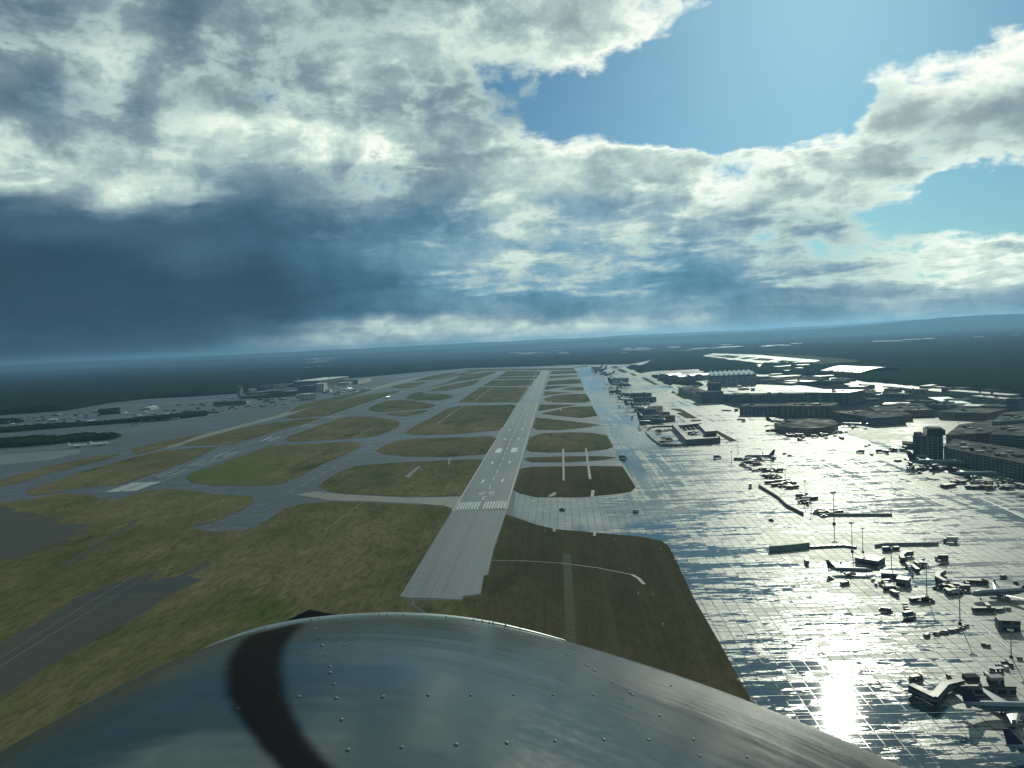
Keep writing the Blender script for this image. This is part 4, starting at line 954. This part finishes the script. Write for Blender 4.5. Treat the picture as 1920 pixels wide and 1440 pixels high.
# stand blocks in the middle distance
bld('stand_building', 'nearer of the two dark oblong blocks on the far stands', (1187, 755), (1224, 755), 26, 9, W_DARK, R_DULL, units=1)
bld('stand_building', 'farther of the two dark oblong blocks on the far stands', (1181, 746), (1215, 746), 26, 8, W_DARK, R_DULL, units=1)
bld('stand_building', 'farthest dark block on the far stands with a rounded outline', (1143, 717), (1168, 717), 40, 7, W_GREY, R_DULL, units=1)
bld('stand_building', 'small dark block between the far parked airliners', (1142, 737), (1157, 737), 30, 4, W_DARK, R_DULL, units=1)
bld('stand_building', 'tall dark block at the back of the busy middle stand', (1230, 779), (1243, 772), 30, 11, W_DARK, R_DULL, units=1)
bld('stand_building', 'wide dark block with a slanting roof on the busy middle stand', (1237, 793), (1266, 789), 60, 10, W_BRN, R_DULL, units=2)
bld('stand_building', 'low dark block with projecting bays on the busy middle stand', (1205, 779), (1236, 782), 30, 7, W_DARK, R_DULL, units=3)
bld('stand_building', 'small block in front of the wide slanting roofed block', (1226, 796), (1239, 795), 22, 6, W_DARK, R_DULL)
# terminal on the right
def tower2(r, Q, h):
    bm = bmesh.new(); prism_bm(bm, [q*1.28 for q in Q], h*.80, h*.985); link('control_cab', mesh(bm, 'control_cab', GLASSD), r)
bld('ramp_tower', 'dark square ramp tower with an overhanging cab above the big parked jets', (1742, 862), (1769, 862), 24, 58, W_DARK, R_DULL, extra=tower2)
bld('stand_block', 'dark block at the left foot of the ramp tower', (1712, 852), (1741.5, 853), 30, 35, W_DARK, R_DULL, units=2)
building('terminal_pier', 'long dark pier wall running from the ramp tower to the right edge', [G(1770, 868), G(1960, 912), G(2300, 990), G(2300, 920), G(1960, 880), G(1790, 850)], hpx(1850, 885, 31), W_DARK, R_DULL, units=12)
building('upper_hall', 'dark block with a slanting pale roof edge at the right edge', [G(1857, 850), G(1901, 853), G(2000, 862), G(2010, 830), G(1930, 826), G(1880, 832)], hpx(1880, 850, 36), W_DARK, R_DULL, units=6)
building('upper_hall', 'dark terraced hall rising behind the ramp tower', [G(1774, 836), G(1852, 832), G(1900, 812), G(1880, 803), G(1800, 814)], hpx(1820, 835, 20), W_BRN, R_DULL, units=4)
building('upper_hall', 'long dark hall near the right edge with a bright flat roof', [G(1860, 816), G(1920, 812), G(2050, 822), G(2050, 800), G(1930, 792), G(1882, 796)], hpx(1900, 814, 24), W_DARK, R_DULL, units=6)
building('boarding_pier', 'low boarding arm reaching left from the block below the ramp tower', [G(1692, 840), G(1720, 843), G(1720, 838), G(1692, 836)], 7, W_DARK, R_DULL)
# jet bridges at the nearest stand
def jetway(label, pts, w, z0, z1):
    Q = [G(*p) for p in pts]; c = sum(Q, Vector())/len(Q); r = empty('boarding_bridge', (c.x, c.y, 0)); props(r, label, 'boarding bridge', 'boarding bridges')
    for i in range(len(Q)-1):
        a, b = Q[i]-c, Q[i+1]-c; d = (b-a).normalized(); n = Vector((-d.y, d.x, 0))*w/2; a2 = a-d*w*.35; b2 = b+d*w*.35
        bm = bmesh.new(); prism_bm(bm, [a2+n, b2+n, b2-n, a2-n], z0+i*.03, z1+i*.03); t_ = link('tunnel', mesh(bm, 'tunnel', W_DARK), r)
        bm = bmesh.new(); n2 = n*1.05; prism_bm(bm, [a2+n2, b2+n2, b2-n2, a2-n2], z1+i*.03+.01, z1+.25+i*.03); link('roof', mesh(bm, 'roof', R_WET), t_)
    for i, q in enumerate(Q):
        bm = bmesh.new(); p = q-c; cyl_bm(bm, (p.x, p.y, 0), (p.x, p.y, z0), .45, .45, 8); link('support_leg', mesh(bm, 'support_leg', STEEL), r)
jetway('big bent boarding bridge at the stand in the bottom right corner', [(1712, 1305), (1752, 1325), (1772, 1302), (1800, 1295)], 3.6, 1.6, 5.4)
jetway('curled boarding bridge above the twin box trucks', [(1693, 1056), (1690, 1051), (1697, 1045), (1709, 1044)], 3.0, 1.2, 4.4)
jetway('curled boarding bridge behind the ramp clutter right of the middle mast', [(1769, 1080), (1759, 1086), (1758, 1092), (1772, 1100)], 3.0, 1.2, 4.4)
bld('gate_building', 'dark gate building behind the jet in the bottom right corner', (1800, 1303), (1906, 1305), 12, 16, W_DARK, R_WET, units=2)
bld('stand_hut', 'dark flat roofed hut behind the tail of the nearest full airliner', (1603, 1057), (1646, 1064), 14, 11, W_DARK, R_WET)
bld('stand_hut', 'dark box hut under the mast left of the two near stands', (1652, 1085), (1681, 1087), 8, 10, W_DARK, R_WET)
bld('stand_hut', 'dark box hut right of the mast base on the near stands', (1680, 1100), (1703, 1103), 9, 14, W_DARK, R_WET)
bld('stand_hut', 'dark hut on a post at the right edge of the apron', (1873, 1184), (1914, 1186), 8, 20, W_DARK, R_WET)
# hangars and sheds further back on the right
def archroof(name, label, pl, pr, depth, hp, rise, roof):
    def f(r, Q, h):
        bm = bmesh.new(); e1, e2 = Q[1]-Q[0], Q[3]-Q[0]; prev = None
        for i in range(15):
            t_ = i/14; p = Q[0]+e1*t_; z = h+.6+math.sin(PI*t_)*rise; cur = (bm.verts.new((p.x, p.y, z)), bm.verts.new((p.x+e2.x, p.y+e2.y, z)))
            if prev: bm.faces.new((prev[0], cur[0], cur[1], prev[1]))
            prev = cur
        link('arched_roof', mesh(bm, 'arched_roof', roof), r)
    return bld(name, label, pl, pr, depth, hp, W_DARK, R_DULL, extra=f)
archroof('maintenance_hangar', 'wide hangar whose shallow curved roof gleams white beyond the terminal', (1613, 706), (1697, 701), 260, 7, 14, R_WHITE)
archroof('maintenance_hangar', 'flat dark hall with a gleaming curved roof left of the terminal apron', (1612, 794), (1658, 792), 60, 5, 6, R_WHITE)
bld('sheet_roof_hall', 'low hall with a pale teal roof behind the terminal', (1780, 762), (1822, 761), 180, 4, W_DARK, R_TEAL)
bld('office_block', 'long pale office slab among the trees at the upper right', (1776, 742), (1890, 752), 30, 10, W_GREY, R_WET, units=2)
bld('office_block', 'second office slab below the long one at the upper right', (1822, 750), (1895, 758), 24, 8, W_GREY, R_WET, units=2)
bld('office_tower', 'dark square office tower at the upper right edge', (1886, 772), (1910, 773), 40, 24, W_DARK, R_DULL)
bld('car_park', 'wide dark multi storey car park behind the terminal', (1642, 784), (1750, 782), 90, 13, W_BRN, R_DULL, units=3)
bld('car_park', 'dark car park block right of the wide one', (1760, 786), (1850, 790), 90, 14, W_BRN, R_DULL, units=3)
rr = random.Random(3)
KIND = ['small bright roofed works hall in the trees behind the terminal', 'low grey shed among the woods beyond the airport']
for k in range(58):
    px_ = rr.uniform(1440, 1925); base = 700+(px_-1440)*.05; py_ = base-14+abs(rr.gauss(0, 1))*15-(8 if k % 3 == 0 else 0)
    if 1605 < px_ < 1705 and 690 < py_ < 712: continue
    w = rr.uniform(7, 22); wh = k % 2 == 0
    bld('works_hall' if wh else 'shed', KIND[0] if wh else KIND[1], (px_, py_), (px_+w, py_+.4), rr.uniform(40, 130), rr.uniform(2.5, 5), W_PALE if k % 5 == 0 else W_GREY, R_WHITE if k % 3 == 0 else R_WET, group='works halls in the woods behind the terminal' if wh else 'sheds in the woods beyond the airport')
for k in range(64):
    px_ = rr.uniform(1400, 1925); py_ = rr.uniform(732, 786) if px_ > 1600 else rr.uniform(728, 745) if px_ > 1560 else rr.uniform(712, 722)
    if py_ > 772 and px_ < 1640: continue
    w = rr.uniform(14, 60); wh = k % 2
    bld(['storage_hall', 'airport_office'][wh], ['long low dark storage hall in the crowded blocks behind the terminal', 'dark airport office block in the crowded blocks behind the terminal'][wh], (px_, py_), (px_+w, py_+rr.uniform(.2, 2.2)), rr.uniform(15, 55), rr.uniform(3, 8), [W_DARK, W_BRN, W_DARK, W_GREY][k % 4], R_WET if k % 5 == 0 else R_DULL,
        group=['storage halls behind the terminal', 'office blocks behind the terminal'][wh], units=k % 3)
for k in range(60):                           # towns on the plain
    px_ = rr.choice([rr.uniform(940, 1060), rr.uniform(1150, 1210), rr.uniform(1240, 1500), rr.uniform(1600, 1900), rr.uniform(560, 620)]); py_ = 660-(px_-960)*.03+rr.uniform(-1, 9)
    bld('far_house', 'tiny pale building in a far town on the wooded plain', (px_, py_), (px_+rr.uniform(2.5, 8), py_), rr.uniform(60, 200), rr.uniform(.9, 1.6), W_PALE, R_WHITE, group='far town buildings')

# ------------------------------------------------------------------ buildings on the left
def atc(r, Q, h):
    bm = bmesh.new(); cyl_bm(bm, (0, 0, h), (0, 0, h+4), 6, 11, 12); cyl_bm(bm, (0, 0, h+4), (0, 0, h+8), 11, 9, 12); link('control_cab', mesh(bm, 'control_cab', W_GREY), r)
    bm = bmesh.new(); cyl_bm(bm, (0, 0, h+8), (0, 0, h+17), .6, .3, 6); cyl_bm(bm, (0, 0, h+12), (0, 0, h+12.6), 3, 3, 8); link('antenna', mesh(bm, 'antenna', STEEL), r)
bld('control_tower', 'slender grey control tower with a wide cab before the wood', (450.5, 746), (456.5, 745), 12, 17, W_GREY, R_DULL, extra=atc)
bld('cargo_shed', 'white box shaped shed right of the control tower', (471, 739), (482, 738), 25, 9, W_PALE, R_WHITE)
bld('cargo_shed', 'grey long shed with a stepped end behind the white box', (499, 730), (521, 728), 50, 8, W_GREY, R_DULL)
bld('cargo_shed', 'pale shed beside the grey stepped one', (526, 729), (543, 727), 40, 8, W_PALE, R_WET)
bld('chimney', 'thin pale chimney standing on the green roofed shed', (558, 722), (560.5, 722), 5, 14, W_PALE, R_DULL, cat='chimney')
bld('cargo_shed', 'green grey shed at the foot of the chimney', (545, 724), (575, 722), 60, 4, W_GREY, R_TEAL)
bld('cargo_shed', 'long shed with a pale flat roof left of the brown roof', (576, 722), (606, 719), 90, 4, W_GREY, R_WET)
bld('aircraft_hangar', 'dark blue hangar with a tall pale end tower', (581, 736), (607, 733), 70, 12, W_DARK, R_WET)
bld('stair_tower', 'tall cream tower joined to the end of the dark blue hangar', (607.5, 734), (614.5, 732.5), 40, 15, W_PALE, R_WHITE)
bld('aircraft_hangar', 'vast brown sided hangar with a pale roof at the edge of the wood', (600, 726), (655, 717), 140, 12, W_BRN, R_WHITE, units=4)
bld('aircraft_hangar', 'white fronted open hangar nearest the left runway', (577, 750), (592, 748), 40, 11, W_PALE, R_WHITE)
bld('cargo_shed', 'bright white roofed shed at the end of the brown hangar', (655, 722), (666, 720), 60, 5, W_PALE, R_WHITE)
bld('cargo_shed', 'far grey shed with dark bands beyond the white roof', (671, 720), (696, 715), 90, 8, W_GREY, R_WET)
bld('cargo_shed', 'small white shed below the cream tower', (618, 735), (623, 734), 20, 5, W_PALE, R_WHITE)
bld('cargo_hall', 'long low dark hall in front of the control tower', (400, 761), (462, 758), 50, 7, W_DARK, R_WET, units=3)
bld('cargo_hall', 'long low dark hall right of the control tower', (463, 748), (508, 743), 40, 5, W_DARK, R_WET, units=2)
bld('cargo_hall', 'long pale roofed hall behind the middle tree belt', (480, 740), (560, 729), 60, 3, W_GREY, R_WET, units=3)
bld('cargo_shed', 'bright white shed standing alone above the long tree belt', (281, 769), (297, 766), 20, 5, W_PALE, R_WHITE)
bld('cargo_shed', 'pale shed at the left end above the nearest tree belts', (40, 789), (56, 787), 30, 6, W_PALE, R_WET)
bld('cargo_shed', 'low white shed between the trees at the left', (92, 791), (106, 790), 25, 4, W_PALE, R_WHITE)
bld('cargo_shed', 'thin white shed on the pale road at the left', (169, 792), (183, 790), 20, 2.5, W_PALE, R_WHITE)
rr = random.Random(11)
for k in range(120):
    px_ = rr.uniform(10, 700); py_ = 786-(px_-10)*.098+rr.uniform(2, 26)*(1 if px_ < 480 else .6)
    if 560 < px_ < 600 and py_ > 735: continue
    s = k % 3
    bld(['container_stack', 'small_shed', 'hut'][s], ['stack of freight containers on the left freight area', 'small grey shed on the left freight area', 'tiny pale hut on the left freight area'][s], (px_, py_), (px_+rr.uniform(2.5, 9), py_-.4), rr.uniform(8, 22), rr.uniform(1, 2.6),
        [W_DARK, W_GREY, W_PALE][s], [R_DULL, R_WET, R_WHITE][s], group=['container stacks on the freight area', 'small sheds on the freight area', 'huts on the freight area'][s])
# ------------------------------------------------------------------ airliners
def put(src_used, src, nose, tail, label=None, group=None, k=1.0, L=38.0):
    a, b = G(*nose), G(*tail); c = (a+b)/2; d = a-b; s = d.length/L*k
    o = src if not src_used else copy_tree(src)
    o.location = (c.x, c.y, 0.4); o.rotation_euler = (0, 0, math.atan2(d.y, d.x)); o.scale = (s, s, s)
    if label: o['label'] = label
    if group: o['group'] = group
    return o
GA = 'airliners parked on the stands'
pl_b = airliner(HULL_G, FIN_B, 'airliner', GA); pl_r = airliner(HULL_G, FIN_R, 'airliner', GA, four=True, body_r=2.0); pl_w = airliner(HULL_W, HULL_W, 'airliner', GA)
put(False, pl_b, (1637, 1079), (1550, 1076), 'whole airliner in profile facing right on the near stand beside the flat roofed hut')
put(True, pl_b, (1396, 862), (1453, 861), 'airliner facing left at the head of the remote stand row')
put(True, pl_b, (1822, 1126), (1937, 1120), 'airliner facing left, cut off by the right edge of the photo')
put(True, pl_b, (1990, 1347), (1803, 1341), 'big airliner in the bottom right corner with its nose out of the photo')
put(True, pl_b, (2075, 1428), (1884, 1422), 'tail of an airliner entering at the very bottom of the right edge')
put(False, pl_r, (1812, 878), (1702, 877), 'very large jet with a dark red fin below the ramp tower')
put(True, pl_r, (1874, 898), (1776, 899), 'large pale blue grey jet parked in front of the dark pier wall')
put(True, pl_r, (1492, 797), (1436, 796), 'long airliner with its tail to the left beside the round concourse')
put(True, pl_b, (1250, 795), (1195, 793), 'airliner in front of the busy middle stand'); put(True, pl_b, (1212, 774), (1183, 770), 'airliner with a raised fin left of the busy middle stand')
put(True, pl_b, (1206, 763), (1171, 763), 'airliner parked alone just beyond the busy middle stand'); put(True, pl_b, (1189, 755), (1159, 754), 'airliner nosed up to the nearer dark oblong block')
put(True, pl_b, (1184, 745), (1157, 743), 'airliner nosed up to the farther dark oblong block'); put(True, pl_b, (1184, 728), (1142, 727), 'airliner in the far row between two small blocks')
put(True, pl_b, (1168, 722), (1140, 721), 'airliner in the far row just before the rounded block'); put(True, pl_b, (1123, 705), (1153, 704), 'far airliner whose fin stands up at the right')
put(True, pl_b, (1112, 697), (1138, 697), 'second farthest airliner on the left stands'); put(True, pl_b, (1108, 693), (1130, 693), 'farthest airliner at the end of the stands')
put(True, pl_b, (1575, 800), (1625, 802), 'airliner parked right of the round concourse'); put(True, pl_b, (1311, 728), (1290, 727), 'airliner on the bright apron behind the slanting wing')
put(False, pl_w, (163, 837), (128, 840), 'left one of two white airliners by the near tree belt', 'white airliners on the left'); put(True, pl_w, (203, 833.5), (170, 837), 'right one of two white airliners by the near tree belt', 'white airliners on the left')
put(True, pl_w, (723, 748), (732, 746), 'small white airliner taxiing alone on the left runway', 'white airliners on the left'); put(True, pl_w, (549, 757), (537, 758), 'white airliner before the open white hangar', 'white airliners on the left')
put(True, pl_w, (660, 731), (652, 733), 'tiny white airliner on the apron under the bright white roof', 'white airliners on the left')
# ------------------------------------------------------------------ light masts
MG = 'light masts on the apron'
ML = [(1598, 979, 1036, 'left one of the two tallest light masts above the flat roofed hut'), (1618, 990, 1037, 'right one of the two tallest light masts above the flat roofed hut'), (1384, 827, 851, 'light mast over the nose of the profile airliner in the row head'),
      (1429, 860, 883, 'light mast left in the pair below the row head airliner'), (1446, 863, 893, 'light mast right in the pair below the row head airliner'), (1473, 880, 913, 'light mast beside the upper vehicle cluster of the remote stands'),
      (1510, 901, 936, 'light mast in the lower vehicle cluster of the remote stands'), (1564, 922, 984, 'tall thin light mast in front of the long straight fence'), (1521, 942, 964, 'short mast at the bend of the dark fence'),
      (1372, 846, 868, 'short mast at the far left end of the stand road'), (1672, 1023, 1076, 'light mast rising from the box huts on the near stands'), (1738, 1060, 1121, 'light mast with a dark hut at its foot right of the pair'),
      (1800, 1102, 1172, 'light mast in front of the cropped airliner'), (1896, 1180, 1234, 'light mast at the right edge behind the corner jet'), (1711, 1052, 1082, 'short mast in the curled bridge clutter'), (1282, 780, 793, 'small mast on the grass island left of the taxiway'),
      (1463, 925, 938, 'short mast by the middle of the dark bent fence'), (1797, 792, 812, 'thin mast on the bright apron behind the ramp tower')]
m0 = mast(24, 'mast', MG)
for i, (x, yt, yb, lab) in enumerate(ML):
    o = m0 if i == 0 else copy_tree(m0); p = G(x, yb); s = hpx(x, yb, yb-yt)/25.0
    o.location = (p.x, p.y, .38); o.scale = (max(s, .8), max(s, .8), s); o['label'] = lab; o['group'] = MG
# ------------------------------------------------------------------ vehicles
PROTO = {}
def veh(kind, mat, x, y, ang, label, group, k=1.0):
    key = (kind, mat.name)
    if key not in PROTO: PROTO[key] = o = vehicle(kind, mat, label, group)
    else: o = copy_tree(PROTO[key])
    p = G(x, y); o.location = (p.x, p.y, .39); o.rotation_euler = (0, 0, math.radians(ang)); k *= .85 if y > 1030 else 1; o.scale = (k, k, k); o['label'] = label; o['group'] = group
    return o
rv = random.Random(5); MT = [V_DARK]*9+[V_WHITE, V_YEL, V_BLUE, V_RED]
CN = {'V': 0}
cname = {'vehicle_dark': 'dark', 'vehicle_white': 'white', 'vehicle_yellow': 'yellow', 'vehicle_blue': 'blue', 'vehicle_red': 'red'}
kname = {'bus': 'apron bus', 'truck': 'box truck', 'tug': 'aircraft tug', 'van': 'van', 'stairs': 'boarding stairs', 'dolly': 'baggage cart', 'tanker': 'fuel tanker', 'loader': 'cargo loader', 'container': 'cargo container'}
USED = {}
def cluster(where, spots, kinds, k=1.0):
    for (x, y) in spots:
        if rv.random() < (.30 if len(spots) > 6 and y > 1030 else .12 if len(spots) > 6 else 0): continue
        kd = rv.choice(kinds); m_ = rv.choice(MT); c_ = cname[m_.name]
        veh(kd, m_, x, y, rv.choice([0, 90, 20, 160, 200, 270, 180])+rv.uniform(-12, 12), '%s %s %s' % (c_, kname[kd], where), 'ground vehicles %s' % where, k)
def scat(x0_, y0_, x1_, y1_, n, j=2.0):
    return [(x0_+(x1_-x0_)*(i+.5)/n+rv.uniform(-j, j), y0_+(y1_-y0_)*(i+.5)/n+rv.uniform(-j*.6, j*.6)) for i in range(n)]
ALLK = ['truck', 'tug', 'van', 'stairs', 'dolly', 'loader', 'container']
BIGK = ['bus', 'truck', 'tanker', 'loader', 'stairs', 'bus']
cluster('round the row head airliner', scat(1376, 861, 1418, 866, 9)+scat(1395, 868, 1425, 872, 5)+scat(1436, 859, 1454, 860, 3), BIGK)
cluster('left of the light mast pair on the remote stands', scat(1388, 872, 1420, 886, 12), ALLK)
cluster('at the foot of the light mast pair', scat(1424, 884, 1462, 884, 7), BIGK, 1.15)
cluster('in the upper cluster of the remote stands', scat(1430, 893, 1460, 898, 14, 3)+scat(1444, 905, 1490, 910, 13, 3.5)+scat(1452, 912, 1490, 916, 8, 3), BIGK+ALLK, 1.1)
cluster('in the lower cluster of the remote stands', scat(1500, 933, 1526, 938, 12, 3)+scat(1503, 943, 1516, 946, 5), BIGK+ALLK, 1.1)
cluster('before the long straight blast fence', scat(1530, 963, 1575, 964, 10, 1.5), BIGK, 1.1)
cluster('before the round concourse', scat(1440, 808, 1480, 812, 12)+scat(1470, 817, 1510, 820, 9, 1.5)+scat(1495, 826, 1512, 827, 4, .5)+scat(1530, 818, 1590, 812, 8), ALLK+BIGK, 1.3)
cluster('driving on the open wet apron', [(1471, 852), (1528, 821), (1546, 819), (1565, 819), (1549, 823), (1578, 823), (1624, 838), (1613, 850), (1632, 853), (1630, 836), (1644, 848), (1650, 849), (1634, 854), (1724, 888), (1682, 866), (1868, 942), (1782, 1018), (1765, 1051), (1771, 1052), (1805, 1052), (1446, 977),
         (1545, 970), (1489, 970), (1407, 915), (1345, 860), (1168, 860), (1054, 957), (1192, 960), (1656, 1146), (1667, 1147), (1480, 856)], ['van', 'tug', 'truck', 'bus'], 1.2)
cluster('beside the block under the ramp tower', scat(1662, 850, 1712, 838, 12, 3)+scat(1680, 867, 1704, 862, 6)+scat(1700, 873, 1722, 866, 5), ALLK, 1.2)
cluster('under the very large red finned jet', scat(1704, 880, 1800, 884, 11, 3), BIGK, 1.2)
cluster('in the long row below the pale blue jet', scat(1773, 904, 1800, 908, 7, 2)+scat(1815, 908, 1916, 905, 14, 2.5)+scat(1818, 917, 1858, 918, 9, 1.2)+scat(1873, 918, 1918, 915, 9, 1.5)+scat(1772, 915, 1786, 912, 4), BIGK+ALLK, 1.15)
cluster('round the near profile airliner', [(1552, 1086), (1558, 1087), (1565, 1086), (1570, 1097), (1577, 1096), (1584, 1097), (1615, 1095), (1637, 1090), (1642, 1098), (1560, 1064), (1490, 1060), (1512, 1058), (1518, 1058), (1657, 1045), (1600, 1049)], ['truck', 'tug', 'stairs', 'loader', 'container', 'van'])
cluster('round the curled bridges and the mast huts', [(1658, 1097), (1664, 1103), (1672, 1108), (1677, 1116), (1712, 1062), (1720, 1064), (1728, 1060), (1733, 1056), (1724, 1055), (1703, 1067), (1716, 1070), (1736, 1064), (1655, 1033), (1664, 1034), (1671, 1032), (1722, 1128), (1732, 1130), (1740, 1130), (1746, 1127), (1757, 1139), (1723, 1131)], BIGK+ALLK, 1.05)
cluster('in the clutter left of the cropped airliner', [(1762, 1106), (1772, 1103), (1780, 1100), (1786, 1110), (1794, 1105), (1802, 1102), (1810, 1100), (1792, 1115), (1776, 1115), (1806, 1108), (1812, 1096), (1833, 1096), (1842, 1097), (1882, 1084), (1892, 1096), (1905, 1095), (1850, 1143), (1844, 1148)], BIGK+ALLK, 1.1)
cluster('in the upright column of carts on the open apron', [(1697, 1137), (1698, 1142), (1702, 1147), (1702, 1153), (1705, 1158), (1705, 1163)], ['dolly', 'truck', 'container', 'van'], 1.1)
cluster('in the cart train right of the lower mast', scat(1868, 1147, 1892, 1144, 8, .8), ['dolly', 'container'])
cluster('in the baggage line left of the mast foot', scat(1735, 1195, 1795, 1183, 17, 1.5)+[(1800, 1181), (1806, 1178), (1812, 1176)], ['dolly', 'container', 'tug', 'dolly'])
cluster('behind the corner gate building', [(1717, 1276), (1724, 1274), (1768, 1273), (1778, 1271), (1788, 1272), (1828, 1275), (1851, 1270), (1852, 1214), (1845, 1212), (1865, 1258), (1874, 1252), (1882, 1246), (1889, 1243), (1895, 1250), (1886, 1256), (1868, 1262), (1905, 1275), (1912, 1238)], ALLK, 1.0)
cluster('in the forecourt of the courtyard building', scat(1230, 811, 1258, 808, 7, 2)+[(1242, 822), (1246, 823), (1243, 832), (1255, 826), (1301, 818), (1296, 815), (1304, 822)], ['van', 'truck', 'tug'], 1.3)
cluster('among the far stands on the left of the apron', scat(1108, 691, 1150, 709, 14, 4)+scat(1160, 740, 1186, 742, 10, 1.5)+scat(1172, 759, 1216, 760, 11, 1.2)+scat(1195, 768, 1222, 775, 10, 2)+scat(1210, 786, 1228, 790, 7, 2), ['truck', 'van', 'loader', 'bus'], 1.6)
cluster('by the dark terminal pier end', scat(1355, 771, 1384, 771, 9, .8)+[(1386, 788), (1394, 791), (1426, 779)], ['van', 'truck', 'tug'], 1.5)
cluster('on the bright distant apron', scat(1380, 727, 1420, 735, 14, 3)+scat(1480, 722, 1500, 722, 5, 1), ['truck', 'van', 'bus'], 2.0)
cluster('on the left freight area', scat(250, 795, 560, 752, 34, 6)+scat(440, 757, 640, 735, 20, 5), ['truck', 'van', 'bus'], 1.6)
cluster('parked below the wood at the far left', scat(0, 795, 32, 792, 8, 1), ['van', 'truck'], 1.5)
# small poles, lights and boards on the airfield grass
def small_pole(h, r_, mat): bm = bmesh.new(); cyl_bm(bm, (0, 0, 0), (0, 0, h), r_, r_*.6, 6); box_bm(bm, -r_*3, -r_*3, h, r_*3, r_*3, h+r_*4); return mesh(bm, 'marker', mat)
sm1 = small_pole(1.4, .12, PAINT_W)
MKS = [(1239, 1033), (1265, 1054), (1278, 1077), (1295, 1107), (1321, 1156), (1355, 1222), (1384, 1282), (1197, 1118), (1224, 1120), (1243, 1177), (1022, 999), (700, 940), (726, 896), (747, 894), (688, 912), (140, 914), (875, 852), (886, 851), (895, 850), (1153, 1016), (1162, 1004)]
for i, (x, y) in enumerate(MKS):
    o = link('edge_marker', sm1); p = G(x, y); o.location = (p.x, p.y, .6); props(o, 'tiny white marker post standing in the airfield grass', 'marker post', 'marker posts in the airfield grass')
aer = link('wind_mast', small_pole(9, .3, STEEL)); p = G(783, 876); aer.location = (p.x, p.y, .6); props(aer, 'thin wind mast at the top end of the short paved strip in the grass', 'mast')
aer = link('wind_mast', small_pole(16, .35, STEEL)); p = G(540, 850); aer.location = (p.x, p.y, .6); props(aer, 'thin mast in the middle of the greenest grass island', 'mast')
# ------------------------------------------------------------------ haze
def haze():
    bm = bmesh.new(); bmesh.ops.create_cube(bm, size=1.0)
    m = bpy.data.materials.new('air'); m.use_nodes = True; t = NT(m.node_tree)
    v = t.n('ShaderNodeVolumePrincipled', {'Color': (0.23, 0.45, 0.70, 1), 'Density': HAZE_D, 'Anisotropy': 0.55})
    t.n('ShaderNodeOutputMaterial', {'Volume': v.outputs[0]})
    o = fin(bm, 'haze', m); o.scale = (130000, 46000, 318); o.location = (0, 16500, 159-6)
    o['kind'] = 'stuff'; o['label'] = 'thin blue haze lying over the airfield and the far woods'; o['category'] = 'haze'
HAZE_D = 4.8e-5
haze()
